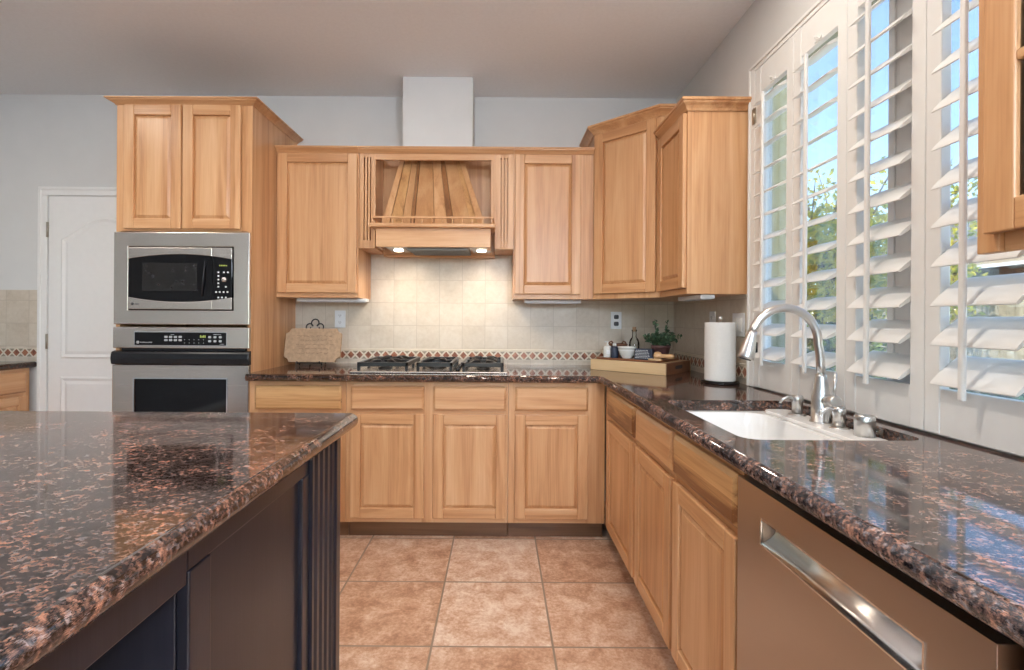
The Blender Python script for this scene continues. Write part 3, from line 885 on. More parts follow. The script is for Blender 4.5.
# diagonal corner cabinet
cc = thing('wall_cabinet', 'taller diagonal alder wall cabinet in the corner above the wooden box', 'cabinet', (0.575, 3.03, 1.345), 0, 'alder wall cabinets')
hp_ = 1.05
poly = [(0.001, 0.30), (0.001, 0.004), (0.311, -0.297), (0.609, -0.297), (0.609, 0.30)]
MB().prism(poly, 2, 0, hp_).build('body', WV, cc)
LD = math.hypot(0.31, 0.30); ANG = -math.atan2(0.30, 0.31)
d = cab_door(cc, 0.016, LD - 0.020, 0.030, 0.995, 0.0)
d.rotation_euler = (0, 0, ANG); d.location = (0.001, 0.003, 0)
MB().sweep([(0, 0.30), (0, 0), (0.31, -0.30), (0.609, -0.30)], CROWN(0.052, 0.042), z=hp_ + 0.001).build('crown_moulding', WH, cc)
rc = wall_cabinet('alder wall cabinet beside the window with its plain end panel facing out', (0.885, 2.729, 1.345), RZ, 0.394, 0.291, 0.913, [(0.012, 0.386)], [(0, 0), (0.394, 0), (0.394, 0.295)], 0.052, 0.040)

# glass door cabinet at the right edge
gc = thing('glass_door_cabinet', 'alder wall cabinet with glass doors at the right edge of the photo', 'cabinet', (0.885, 0.918, 1.345), RZ)
gw, gd, gh = 0.86, 0.297, 0.90
DINT = plain('cabinet_interior', (0.15, 0.11, 0.10), 0.6, var=0.1)
m = MB().box(0, 0.018, 0.02, gd, 0.04, gh).box(gw - 0.018, gw, 0.02, gd, 0.04, gh).box(0.018, gw - 0.018, 0.02, gd, 0.04, 0.058).box(0.018, gw - 0.018, 0.02, gd, gh - 0.018, gh)
m.build('body', WV, gc)
MB().box(0.018, gw - 0.018, gd - 0.012, gd, 0.058, gh - 0.018).build('back_panel', DINT, gc)
m = MB().box(0, 0.04, 0, 0.0195, 0, gh).box(gw - 0.04, gw, 0, 0.0195, 0, gh).box(0.41, 0.45, 0, 0.0195, 0.045, gh - 0.05).box(0.04, gw - 0.04, 0.0005, 0.0195, gh - 0.05, gh, 1).box(0.04, gw - 0.04, 0.0105, 0.0195, 0, 0.045, 1)
m.build('face_frame', [WV, WH], gc, 0.002)
for z in (0.31, 0.6): MB().box(0.019, gw - 0.019, 0.03, gd - 0.013, z, z + 0.015).build('shelf', DINT, gc)
for a, b in ((0.030, 0.425), (0.435, 0.830)):
    m = MB(); st = 0.055
    m.box(a, a + st, -0.02, -0.0005, 0.032, gh - 0.04); m.box(b - st, b, -0.02, -0.0005, 0.032, gh - 0.04)
    m.box(a + st, b - st, -0.02, -0.0005, 0.032, 0.032 + st, 1); m.box(a + st, b - st, -0.02, -0.0005, gh - 0.095, gh - 0.04, 1)
    for z in (0.325, 0.57): m.box(a + st, b - st, -0.018, -0.004, z - 0.009, z + 0.009, 1)
    d = m.build('door', [WV, WH], gc, 0.003)
    MB().box(a + st - 0.004, b - st + 0.004, -0.010, -0.007, 0.032 + st - 0.004, gh - 0.091).build('pane', CABGL, d)
MB().sweep([(0, 0.295), (0, 0), (gw, 0)], CROWN(0.052, 0.040), z=gh + 0.001).build('crown_moulding', WH, gc)

# ------------------------------------------------------------------ range hood
hd = thing('range_hood', 'alder range hood with fluted pilasters and tapered planked canopy over cooktop', 'range hood', (-0.8625, 3.035, 1.345))
hd.scale = (1.0105, 1, 1)
ZB = 1.345
def fluted(m, x0, x1, z0, z1, depth, mat=0):
    w = x1 - x0; c = (x0 + x1) / 2; fw = 0.0065
    n = 3; gap = 0.019
    cut = [(c + (i - 1) * gap) for i in range(n)]
    e = x0
    for q in cut:
        m.box(e, q - fw / 2, 0, depth, z0, z1, mat); m.box(q - fw / 2, q + fw / 2, 0.024, depth, z0, z1, mat); e = q + fw / 2
        m.box(q - fw / 2, q + fw / 2, 0, 0.024, z0, z0 + 0.05, mat); m.box(q - fw / 2, q + fw / 2, 0, 0.024, z1 - 0.055, z1, mat)
    m.box(e, x1, 0, depth, z0, z1, mat)
for x0, x1 in ((0.001, 0.099), (0.824, 0.938)):
    m = MB(); fluted(m, x0, x1, 1.648 - ZB, 0.918, 0.295); m.build('fluted_pilaster', WV, hd, 0.0012)
m = MB().box(0.0995, 0.8235, 0.0, 0.02, 2.193 - ZB, 0.918, 0).box(0.800, 0.8235, 0.0, 0.02, 1.78 - ZB, 2.193 - ZB, 1)
m.build('top_rail', [WH, WV], hd)
MB().box(0.0995, 0.8235, 0.20, 0.22, 1.64 - ZB, 0.918).build('back_panel', WV, hd)
# tapered canopy of boards
ct_ = MB()
tx0, tx1, bx0, bx1 = -0.622 + 0.854, -0.238 + 0.854, -0.700 + 0.854, -0.082 + 0.854
tz, bz, ty, by = 2.255 - ZB, 1.768 - ZB, 0.120, -0.08
bounds = [0, .075, .19, .275, .315, .51, .635, .70, .865, .93, 1.0]
mi = [0, 1, 2, 3, 2, 0, 3, 2, 1, 0]; off = [0.007, 0, 0, 0.007, 0, 0, 0.007, 0, 0, 0.007]
for i in range(10):
    a, b = bounds[i], bounds[i + 1]; q = off[i]
    g_ = 0.0015
    def bx(t): return bx0 + (bx1 - bx0) * t
    def tx(t): return tx0 + (tx1 - tx0) * t
    ct_.hexa([(bx(a) + g_, by - q, bz), (bx(b) - g_, by - q, bz), (bx(b) - g_, by + 0.03, bz), (bx(a) + g_, by + 0.03, bz)],
             [(tx(a) + g_, ty - q, tz), (tx(b) - g_, ty - q, tz), (tx(b) - g_, ty + 0.03, tz), (tx(a) + g_, ty + 0.03, tz)], mi[i])
ct_.hexa([(bx0, by + 0.012, bz), (bx1, by + 0.012, bz), (bx1, 0.198, bz), (bx0, 0.198, bz)], [(tx0, ty + 0.012, tz), (tx1, ty + 0.012, tz), (tx1, 0.198, tz), (tx0, 0.198, tz)], 2)
ct_.build('canopy', [WV, WKV, wood('canopy_board', 2, (0.40, 0.18, 0.07), (0.52, 0.265, 0.115), (0.62, 0.36, 0.18)), wood('canopy_batten', 2, (0.14, 0.055, 0.02), (0.28, 0.12, 0.045), (0.40, 0.19, 0.08))], hd)
sh = MB().box(-0.745 + 0.854, -0.025 + 0.854, -0.182, -0.001, 1.747 - ZB, 1.771 - ZB).build('shelf', WH, hd, 0.006, 3)
rl = MB()
gx0, gx1 = -0.737 + 0.854, -0.033 + 0.854
rl.box(gx0, gx1, -0.176, -0.164, 1.800 - ZB, 1.811 - ZB); rl.box(gx0, gx0 + 0.012, -0.164, -0.002, 1.800 - ZB, 1.811 - ZB); rl.box(gx1 - 0.012, gx1, -0.164, -0.002, 1.800 - ZB, 1.811 - ZB)
rl = rl.build('gallery_rail', WH, hd, 0.002)
for i in range(13):
    x = gx0 + 0.008 + (gx1 - gx0 - 0.016) * i / 12
    MB().lathe([(0.004, 0), (0.006, 0.005), (0.003, 0.010), (0.0055, 0.015), (0.003, 0.020), (0.005, 0.029)], (x, -0.170, 1.771 - ZB), 8).build('spindle', WH, rl)
MB().box(-0.714 + 0.854, -0.052 + 0.854, -0.150, -0.130, 1.637 - ZB, 1.747 - ZB).box(-0.714 + 0.854, -0.694 + 0.854, -0.130, -0.0005, 1.637 - ZB, 1.747 - ZB).box(-0.072 + 0.854, -0.052 + 0.854, -0.130, -0.0005, 1.637 - ZB, 1.747 - ZB).build('apron', WH, hd, 0.002)
MB().box(0.0995, 0.8235, 0.222, 0.295, 1.625 - ZB, 1.66 - ZB).build('bottom_board', WH, hd)
ins = MB().box(0.185, 0.800, -0.128, 0.198, 1.646 - ZB, 1.68 - ZB, 0).box(0.185, 0.29, -0.11, 0.197, 1.640 - ZB, 1.646 - ZB, 0).box(0.69, 0.798, -0.11, 0.197, 1.640 - ZB, 1.646 - ZB, 0)
ins = ins.build('vent_insert', CHROME, hd)
m = MB().box(0.31, 0.67, -0.10, 0.195, 1.632 - ZB, 1.646 - ZB)
for i in range(8): m.box(0.315, 0.665, -0.09 + i * 0.034, -0.072 + i * 0.034, 1.628 - ZB, 1.632 - ZB)
m.build('grease_filter', plain('filter_grey', (0.18, 0.18, 0.18), 0.35, 0.8), ins)
for x in (0.238, 0.744):
    MB().lathe([(0.030, 0.0), (0.026, -0.006), (0.0, -0.010)], (x, 0.02, 1.640 - ZB), 20).build('lamp', HOODL, ins)
    lt = bpy.data.lights.new('hood_light', 'SPOT'); lt.energy = HOOD_W * 4; lt.spot_size = math.radians(150); lt.spot_blend = 0.9; lt.color = (1.0, 0.84, 0.66); lt.shadow_soft_size = 0.03
    lo = bpy.data.objects.new('hood_light', lt); COL.objects.link(lo); lo.location = (-0.854 + x, 3.05, 1.615); lo.rotation_euler = (math.radians(14), 0, 0)
MB().sweep([(0, 0), (0.938, 0)], CROWN(0.034, 0.036), z=0.919).build('crown_moulding', WH, hd)

# ------------------------------------------------------------------ under-cabinet lights
def ucl(label, loc, rz, w):
    t = thing('under_cabinet_light', label, 'light', loc, rz, 'slim lights under the wall cabinets')
    MB().box(0, w, 0, 0.07, -0.022, -0.001).build('housing', PLATE, t, 0.004)
    MB().box(0.02, w - 0.02, 0.01, 0.06, -0.0245, -0.0222).build('lens', plain('frosted_lens', (0.62, 0.68, 0.76), 0.3, var=0.02), t)
ucl('slim grey strip light under the wall cabinet above the stone plaque', (-1.28, 3.13, 1.345), 0, 0.44)
ucl('slim strip light under wall cabinet right of the hood', (0.16, 3.13, 1.345), 0, 0.36)
ucl('slim strip light under the cabinet beside the window', (0.96, 2.66, 1.345), RZ, 0.30)

# ------------------------------------------------------------------ dishwasher
dw = thing('dishwasher', 'stainless dishwasher with pocket handle under the granite, lower right', 'dishwasher', (0.570, 1.176, 0), RZ)
w = 0.612
m = MB()
px0, px1, pz0, pz1 = 0.106, 0.514, 0.738, 0.790
ring_plate(m, 0, w, 0.105, 0.853, px0, px1, pz0, pz1, 0, 0.045)
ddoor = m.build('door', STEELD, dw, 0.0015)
pp = [(0.0, pz0 + 0.0005), (0.012, pz0 + 0.006), (0.026, pz0 + 0.018), (0.034, pz0 + 0.034), (0.036, pz1 - 0.0005), (0.044, pz1 - 0.0005), (0.044, pz0 + 0.0005)]
MB().prism(pp, 0, px0 + 0.0005, px1 - 0.0005, 0, True).build('pocket_handle', STEEL, ddoor)
mb = MB()
for a, b, c, e in ((px0 - 0.003, px1 + 0.003, pz1, pz1 + 0.003), (px0 - 0.003, px1 + 0.003, pz0 - 0.003, pz0), (px0 - 0.003, px0, pz0, pz1), (px1, px1 + 0.003, pz0, pz1)): mb.box(a, b, -0.0015, 0.003, c, e)
mb.build('pocket_rim', CHROME, ddoor)
MB().box(0.004, w - 0.004, 0.022, 0.56, 0.8535, 0.873).box(0.004, w - 0.004, 0.046, 0.56, 0.11, 0.853).build('tub', BLKPL, dw)
MB().box(0.004, w - 0.004, 0.06, 0.075, 0, 0.104).build('toe_panel', BLKPL, dw)

# ------------------------------------------------------------------ sink and its fittings
sk = thing('sink', 'white undermount kitchen sink with a wide back ledge below the shutters', 'sink', (0.868, 1.58, 0.66))
zs = 0.874 - 0.66
o = rounded(-0.262, 0.262, -0.335, 0.335, 0.06)
inn = rounded(-0.228, 0.115, -0.288, 0.288, 0.07)
v, f = slab_with_holes([o, inn[::-1]], zs - 0.012, zs)
m = MB().add(v, f)
n = len(inn)
def ring(sc, z): return [(-0.0565 + (p[0] + 0.0565) * sc, p[1] * sc, z) for p in inn]
rings = [ring(1.0, zs), ring(0.985, zs - 0.008), ring(0.965, zs - 0.05), ring(0.94, 0.03), ring(0.90, 0.012), ring(0.80, 0.008), ring(0.10, 0.006)]
vv = [p for r_ in rings for p in r_]
ff = [(i * n + k, i * n + (k + 1) % n, (i + 1) * n + (k + 1) % n, (i + 1) * n + k) for i in range(len(rings) - 1) for k in range(n)]
m.add(vv, ff, 0, True)
ro = [ (-0.0565 + (p[0] + 0.0565) * 1.02, p[1] * 1.02) for p in inn]
m.add([(p[0], p[1], 0.0) for p in ro] + [(p[0], p[1], zs - 0.012) for p in ro], [(k, (k + 1) % n, n + (k + 1) % n, n + k) for k in range(n)] + [tuple(range(n))])
m.build('basin', ENAM, sk, fix=False)
MB().prism(rounded(0.128, 0.228, -0.292, 0.292, 0.03), 2, zs, zs + 0.013).build('faucet_ledge', ENAM, sk, 0.004, 3)
MB().lathe([(0.0, 0.009), (0.02, 0.009), (0.042, 0.011), (0.042, 0.004)], (-0.0565, 0.0, 0.004), 24).build('drain', CHROME, sk)

DK = 0.887
fc = thing('faucet', 'tall brushed nickel gooseneck pull-down faucet behind the sink', 'faucet', (1.062, 1.63, DK))
bd = MB().lathe([(0.0, 0), (0.033, 0.0), (0.033, 0.004), (0.0285, 0.008), (0.0290, 0.070), (0.0265, 0.090), (0.021, 0.125), (0.0170, 0.152), (0.0165, 0.158), (0.0, 0.158)], seg=28)
bd.build('body', NICK, fc)
pts = [(0, 0, 0.15), (-0.002, 0, 0.19), (-0.006, 0, 0.235)]
Rr = 0.108; cx, cz = -0.121, 0.264
for k in range(0, 19):
    a = math.radians(-4 + 169 * k / 18)
    pts.append((cx + Rr * math.cos(a) * 1.02, 0, cz + Rr * math.sin(a) * 1.03))
MB().tube(pts, 0.0135, 16).build('spout', NICK, fc)
e = Vector(pts[-1]); dr = Vector((-0.26, 0, -0.97)).normalized()
q = [e + dr * t for t in (-0.004, 0.0, 0.02, 0.055, 0.080, 0.088)]
sp = MB().tube(q, [0.0140, 0.0155, 0.0175, 0.0235, 0.0260, 0.0250], 20).build('spray_head', NICK, fc)
MB().tube([e + dr * 0.088, e + dr * 0.091], 0.018, 16).build('spray_face', DARKP, sp)
MB().box(e.x + 0.006, e.x + 0.016, -0.006, 0.006, e.z - 0.065, e.z - 0.03).build('spray_button', BLKPL, sp, 0.003)
hd_ = MB().tube([(0.0, -0.020, 0.074), (0.0, -0.048, 0.074)], 0.0155, 16).tube([(0, -0.048, 0.078), (0, -0.050, 0.078), (0, -0.072, 0.078), (0, -0.076, 0.078)], [0.018, 0.020, 0.020, 0.017], 18)
hd_ = hd_.tube([(0.0, -0.062, 0.094), (0.004, -0.060, 0.125), (0.010, -0.054, 0.168)], [0.0055, 0.005, 0.0045], 10).build('handle', NICK, fc)

def soap(label, x, y, sc):
    t = thing('soap_dispenser', label, 'soap dispenser', (x, y, DK), 0, 'nickel soap dispensers on the sink ledge')
    MB().lathe([(0, 0), (0.028, 0.0), (0.028, 0.003), (0.020, 0.006), (0.0, 0.006)], seg=24).build('flange', NICK, t)
    MB().lathe([(0.0, 0.006), (0.0165, 0.006), (0.0175, 0.034 * sc), (0.0185, 0.036 * sc), (0.0185, 0.054 * sc), (0.0165, 0.060 * sc), (0.0, 0.061 * sc)], seg=24).build('pump', NICK, t)
    MB().tube([(-0.012, 0, 0.052 * sc), (-0.034, 0.003, 0.055 * sc), (-0.050, 0.005, 0.048 * sc), (-0.058, 0.006, 0.036 * sc)], [0.0055, 0.005, 0.0045, 0.004], 10).build('nozzle', NICK, t)
soap('nickel soap dispenser on the sink ledge left of the faucet', 1.058, 1.752, 1.15)
soap('nickel soap dispenser between the faucet and the air gap cap', 1.060, 1.540, 1.1)
ag = MB().lathe([(0.0, 0), (0.026, 0.0), (0.026, 0.058), (0.0245, 0.0615), (0.0, 0.0625)], seg=28).build('air_gap_cap', NICK)
ag.location = (1.062, 1.435, DK); tag(ag, 'short plain nickel cylinder on the sink ledge right of the faucet', 'air gap cap')

# ------------------------------------------------------------------ cooktop
ck = thing('cooktop', 'stainless gas cooktop with black cast iron grates under the hood', 'cooktop', (-0.390, 2.745, 0.915))
m = MB().box(-0.440, 0.440, 0, 0.50, 0.0005, 0.010)
m.build('tray', STEEL, ck, 0.004)
def burner(x, y, r):
    b = MB().lathe([(0, 0.010), (r, 0.010), (r, 0.018), (r * 0.8, 0.022), (0, 0.022)], (x, y, 0), 24).build('burner', plain('burner_base', (0.02, 0.02, 0.022), 0.4, 0.2), ck)
    MB().lathe([(0, 0.022), (r * 0.72, 0.022), (r * 0.74, 0.028), (r * 0.6, 0.031), (0, 0.031)], (x, y, 0), 24).build('burner_cap', GRATE, b)
for x, y, r in ((-0.27, 0.14, 0.04), (-0.27, 0.37, 0.045), (0.05 - 0.03, 0.25, 0.055), (0.30, 0.14, 0.038), (0.30, 0.37, 0.045)): burner(x, y, r)
def grate(x0, x1, y0, y1, cs):
    m = MB(); h0, h1 = 0.010, 0.058; t = 0.017
    for a, b, c, d in ((x0, x1, y0, y0 + t), (x0, x1, y1 - t, y1), (x0, x0 + t, y0, y1), (x1 - t, x1, y0, y1)): m.box(a, b, c, d, h1 - 0.024, h1)
    for x in (x0, x1 - t):
        for yy in (y0, y1 - t, (y0 + y1) / 2): m.box(x, x + t, yy, yy + t, h0, h1)
    ym = (y0 + y1) / 2
    m.box(x0, x1, ym - t / 2, ym + t / 2, h1 - 0.024, h1)
    for cx, cy in cs:
        for k in range(4):
            a = PI / 4 + k * PI / 2
            p0 = Vector((cx + 0.03 * math.cos(a), cy + 0.03 * math.sin(a), h1)); p1 = Vector((cx + 0.11 * math.cos(a), cy + 0.11 * math.sin(a), h1))
            p1.x = min(max(p1.x, x0 + 0.005), x1 - 0.005); p1.y = min(max(p1.y, y0 + 0.005), y1 - 0.005)
            m.tube([p0 + Vector((0, 0, 0.002)), (p0 + p1) / 2 + Vector((0, 0, 0.003)), p1 + Vector((0, 0, -0.008))], 0.010, 8)
            m.tube([p0 + Vector((0, 0, 0.0)), p0 + Vector((0, 0, -0.028))], 0.009, 8)
    return m.build('grate', GRATE, ck, 0.003)
grate(-0.405, -0.120, 0.03, 0.47, [(-0.27, 0.14), (-0.27, 0.37)])
grate(-0.072, 0.130, 0.03, 0.47, [(0.02, 0.25)])
grate(0.185, 0.418, 0.03, 0.47, [(0.30, 0.14), (0.30, 0.37)])
for i in range(5):
    MB().lathe([(0.0, 0.010), (0.013, 0.010), (0.012, 0.024), (0.0, 0.026)], (0.157, 0.07 + i * 0.09, 0), 14).build('knob', BLKPL, ck)

# ------------------------------------------------------------------ wall plates
def outlet(label, loc, rz, switch=False, w=0.072, h=0.115, dark=False):
    t = thing('light_switch' if switch else 'wall_outlet', label, 'switch' if switch else 'outlet', loc, rz)
    p = MB().box(-w / 2, w / 2, -0.006, 0, 0, h).build('cover_plate', PLATE, t, 0.002)
    if switch:
        for x in ((-0.024, 0.024) if w > 0.1 else (0,)):
            MB().box(x - 0.016, x + 0.016, -0.0085, -0.0055, h / 2 - 0.033, h / 2 + 0.033).build('rocker', WHITE, p, 0.002)
    else:
        for z in (h * 0.30, h * 0.70):
            s = MB().prism(rounded(-0.016, 0.016, z - 0.014, z + 0.014, 0.008, 4), 1, -0.0085, -0.0055).build('socket', PLATE if not dark else DARKP, p)
            MB().box(-0.007, -0.0045, -0.0091, -0.0084, z - 0.001, z + 0.007).box(0.0045, 0.007, -0.0091, -0.0084, z - 0.001, z + 0.007).box(-0.002, 0.002, -0.0091, -0.0084, z - 0.009, z - 0.005).build('slots', DARKP, s)
outlet('white outlet on the tile wall right of the stone plaque', (-1.068, YB - 0.0085, 1.155), 0)
outlet('bluish white outlet above the bottles on the wooden box', (0.788, YB - 0.0085, 1.158), 0, dark=True)
outlet('outlet on the tiled side wall peeking out above the paper towel roll', (XR - 0.0085, 2.72, 1.155), RZ)
outlet('white wall switch plate beside the window behind the faucet head', (XR - 0.0085, 2.425, 1.142), RZ, True, 0.118)

# ------------------------------------------------------------------ stone plaque on its easel
ez = thing('plate_easel', 'black wrought iron scroll easel holding the stone plaque', 'easel', (-1.192, 3.14, 0.915))
m = MB(); rr = 0.0042
tl = 0.22
def Pz(x, y, z): return (x, y + z * tl, z)
m.tube([Pz(-0.07, 0, 0.02), Pz(-0.07, 0.012, 0.15), Pz(-0.03, 0.012, 0.22), Pz(-0.028, 0.012, 0.245)], rr, 8)
m.tube([Pz(0.07, 0, 0.02), Pz(0.07, 0.012, 0.15), Pz(0.03, 0.012, 0.22), Pz(0.028, 0.012, 0.245)], rr, 8)
def ringpts(cx, cz, r, a0, a1, n=18): return [Pz(cx + r * math.cos(math.radians(a0 + (a1 - a0) * k / n)), 0.012, cz + r * math.sin(math.radians(a0 + (a1 - a0) * k / n))) for k in range(n + 1)]
m.tube(ringpts(0, 0.272, 0.024, -60, 240), rr, 8)
m.tube(ringpts(-0.034, 0.245, 0.022, 20, 260), rr, 8)
m.tube(ringpts(0.034, 0.245, 0.022, 160, -80), rr, 8)
m.tube([Pz(-0.07, 0.012, 0.10), Pz(0.07, 0.012, 0.10)], rr, 8)
m.build('scroll_back', IRON, ez)
m = MB()
for sx in (-0.07, 0.07):
    m.tube([(sx, 0.03, 0.035), (sx, 0.0, 0.022), (sx, -0.030, 0.018), (sx, -0.042, 0.022), (sx, -0.046, 0.034)], rr, 8)
    m.tube([(sx, 0.0, 0.022), (sx, -0.008, 0.004)], rr, 8)
m.tube([(-0.07, -0.01, 0.020), (0.07, -0.01, 0.020)], rr, 8)
m.build('ledge', IRON, ez)
m = MB()
for sx in (-0.05, 0.05): m.tube([Pz(sx, 0.014, 0.10), (sx, 0.10, 0.05), (sx, 0.120, 0.004)], rr, 8)
m.build('rear_leg', IRON, ez)
pq = thing('stone_plaque', 'tan carved stone plaque with notched corners left of the cooktop', 'plaque', (-1.172, 3.105, 0.940))
pq.rotation_euler = (-math.atan(0.22), 0, 0)
def notch(w, h, c):
    p = []
    for sx, sy, a0 in ((1, 1, 270), (-1, 1, 0), (-1, -1, 90), (1, -1, 180)):
        cx, cy = sx * w, sy * h
        for k in range(7):
            a = math.radians(a0 - 90 * k / 6)
            p.append((cx + c * math.cos(a), cy + c * math.sin(a)))
    return p
PW, PH = 0.176, 0.108
m = MB().prism([(a, b + PH) for a, b in notch(PW, PH, 0.03)], 1, -0.012, 0.010)
m.build('tablet', STONE, pq, 0.004, 3)
m = MB(); rnd = random.Random(5)
for k, z in enumerate((0.165, 0.138, 0.110, 0.083, 0.056)):
    x = -0.105 + 0.02 * (k % 2)
    while x < 0.105:
        wd = rnd.uniform(0.018, 0.042)
        ptz = [(x + wd * i / 7, -0.0125, z + rnd.uniform(-0.004, 0.006)) for i in range(8)]
        m.tube(ptz, 0.0011, 5); x += wd + 0.010
m.build('engraving', STONED, pq)

# ------------------------------------------------------------------ wooden box with things on it
A0 = Vector((0.562, 3.030)); A1 = Vector((0.916, 2.712)); AU = (A1 - A0).normalized(); BANG = math.atan2(AU.y, AU.x)
BL = (A1 - A0).length; BD = 0.36
bxo = thing('wooden_box', 'pale wooden box with dark end handles standing in the counter corner', 'box', (A0.x, A0.y, 0.9155), BANG)
t = 0.014; bh = 0.064
m = MB().box(0, BL, 0, t, 0, bh).box(0, BL, BD - t, BD, 0, bh).box(t, BL - t, t, BD - t, 0, 0.012).box(0, t, t, BD - t, 0, bh)
m.box(t, BL - t, t, BD - t, bh - 0.014, bh)
bm_ = m.build('body', WPALE, bxo, 0.002)
m = MB().box(BL - t, BL, t, BD - t, 0, bh)
ep = m.build('end_panel', WWAL, bxo, 0.001)
MB().prism([(a + BD / 2, b + bh * 0.55) for a, b in rounded(-0.05, 0.05, -0.010, 0.010, 0.0095, 5)], 0, BL - 0.002, BL + 0.001).build('hand_slot', DARKP, ep)
def on_box(u, vv, z=bh): 
    p = A0 + AU * u + Vector((-AU.y, AU.x)) * vv
    return (p.x, p.y, 0.9155 + z)
sb = MB().prism(rounded(0.012, BL - 0.045, 0.012, BD - 0.03, 0.045, 6), 2, bh + 0.0005, bh + 0.0125).build('serving_board', WWAL, None, 0.003)
sb.location = (A0.x, A0.y, 0.9155); sb.rotation_euler = (0, 0, BANG)
tag(sb, 'reddish brown serving board with rounded corners lying on the pale box', 'board')
ZT = bh + 0.013
pb = thing('lotion_bottle', 'small white pump bottle at the left end of the board', 'bottle', on_box(0.085, 0.055, ZT))
pb.scale = (1.12,) * 3
MB().lathe([(0, 0), (0.0205, 0), (0.022, 0.004), (0.022, 0.052), (0.018, 0.060), (0.008, 0.064), (0.0, 0.064)], seg=20).build('bottle_body', CERAM, pb)
MB().lathe([(0.007, 0.063), (0.007, 0.072), (0.003, 0.073), (0.003, 0.082), (0.0, 0.082)], seg=12).box(-0.016, 0.005, -0.004, 0.004, 0.080, 0.086).build('pump', CERAM, pb)
m = MB(); m.box(-0.010, 0.010, -0.0232, -0.0216, 0.018, 0.040)
m.build('label_print', PLATE, pb)
db = thing('dark_bottle', 'small navy bottle with white cap between white bottle and bowl', 'bottle', on_box(0.138, 0.045, ZT))
db.scale = (1.12,) * 3
MB().lathe([(0, 0), (0.020, 0), (0.021, 0.004), (0.021, 0.050), (0.016, 0.059), (0.009, 0.062), (0.0, 0.062)], seg=20).build('bottle_body', NAVY, db)
MB().lathe([(0.010, 0.0622), (0.010, 0.076), (0.0, 0.077)], seg=14).build('cap', INK, db)
bw = thing('bowl', 'white ceramic bowl on the serving board', 'bowl', on_box(0.212, 0.060, ZT))
bw.scale = (1.12,) * 3
MB().lathe([(0, 0), (0.024, 0), (0.025, 0.004), (0.036, 0.018), (0.043, 0.036), (0.046, 0.054), (0.0485, 0.055), (0.0485, 0.061), (0.044, 0.061), (0.040, 0.040), (0.026, 0.014), (0.0, 0.009)], seg=28).build('bowl_body', CERAM, bw)
MB().lathe([(0.0445, 0.040), (0.0455, 0.041), (0.0455, 0.045), (0.0450, 0.046)], seg=28).build('rim_band', PLATE, bw)
gb = thing('glass_bottle', 'clear glass bottle with cork standing behind the white bowl', 'bottle', on_box(0.205, 0.165, ZT))
gb.scale = (1.12,) * 3
MB().lathe([(0, 0), (0.026, 0), (0.028, 0.004), (0.028, 0.080), (0.022, 0.098), (0.0125, 0.110), (0.0115, 0.140), (0.014, 0.142), (0.014, 0.150), (0.0095, 0.150)], seg=24).build('bottle_body', BOTGL, gb)
MB().lathe([(0, 0.140), (0.0092, 0.140), (0.0105, 0.165), (0, 0.166)], seg=14).build('cork', plain('cork', (0.30, 0.19, 0.11), 0.8), gb)
bk = thing('small_basket', 'small brown woven basket tucked behind the two little bottles', 'basket', on_box(0.100, 0.15, ZT))
m = MB()
for k in range(7): m.tube([(0.052 * math.cos(2 * PI * i / 20) * (1 + 0.02 * k), 0.035 * math.sin(2 * PI * i / 20) * (1 + 0.02 * k), 0.006 + 0.0115 * k) for i in range(20)], 0.006, 6, closed=True)
m.build('weave', ROSE, bk)
m = MB().tube([(-0.055, 0, 0.070), (-0.05, 0, 0.088), (-0.036, 0, 0.094), (-0.028, 0, 0.08)], 0.005, 8).tube([(0.055, 0, 0.070), (0.05, 0, 0.088), (0.036, 0, 0.094), (0.028, 0, 0.08)], 0.005, 8)
m.build('handle', ROSE, bk)
nb = thing('patterned_tin', 'navy box with rows of small white print beside the bowl', 'box', on_box(0.325, 0.052, ZT), BANG + 0.15)
m = MB().hexa([(-0.052, -0.026, 0), (0.052, -0.026, 0), (0.052, 0.026, 0), (-0.052, 0.026, 0)], [(-0.049, -0.023, 0.062), (0.049, -0.023, 0.062), (0.049, 0.023, 0.062), (-0.049, 0.023, 0.062)])
m.build('tin_body', NAVY, nb, 0.003)
m = MB(); rnd = random.Random(2)
for k in range(6):
    z = 0.009 + k * 0.0085; x = -0.045 + (k % 2) * 0.003
    while x < 0.030:
        wd = rnd.uniform(0.004, 0.010); yy = -0.026 + 0.003 * z / 0.062 - 0.0009
        m.box(x, x + wd, yy, yy + 0.001, z, z + 0.0026); x += wd + 0.0035
m.build('print', INK, nb)
ws_ = thing('wooden_pestle', 'light wooden pestle with turned handle lying at right end of board', 'utensil', on_box(0.405, 0.070, ZT + 0.024), BANG)
MB().lathe([(0.0, -0.030), (0.012, -0.030), (0.022, -0.022), (0.0238, -0.004), (0.020, 0.008), (0.013, 0.014), (0.012, 0.018), (0.0125, 0.045), (0.0145, 0.070), (0.012, 0.086), (0.0, 0.090)], seg=20, axis=0).build('pestle_body', wood('pestle_wood', 0, (0.45, 0.24, 0.10), (0.60, 0.36, 0.18), (0.68, 0.45, 0.25)), ws_)
sl = MB().box(0, 0.075, 0, 0.022, 0, 0.010).build('wooden_block', WPALE, None, 0.002)
sl.location = on_box(0.370, 0.004, bh + 0.0135); sl.rotation_euler = (0, 0, BANG)
tag(sl, 'small pale wooden stick at the front right corner of the board', 'utensil')
pl = thing('potted_plant', 'small leafy green plant in a dark plum pot at the back of the box', 'plant', on_box(0.355, 0.205, ZT))
MB().lathe([(0, 0), (0.040, 0), (0.042, 0.004), (0.052, 0.060), (0.056, 0.062), (0.057, 0.078), (0.050, 0.078), (0.049, 0.066), (0.0, 0.064)], seg=24).build('pot', TERRA, pl)
MB().lathe([(0.0485, 0.067), (0.03, 0.071), (0.0, 0.072)], seg=18).build('soil', SOIL, pl)
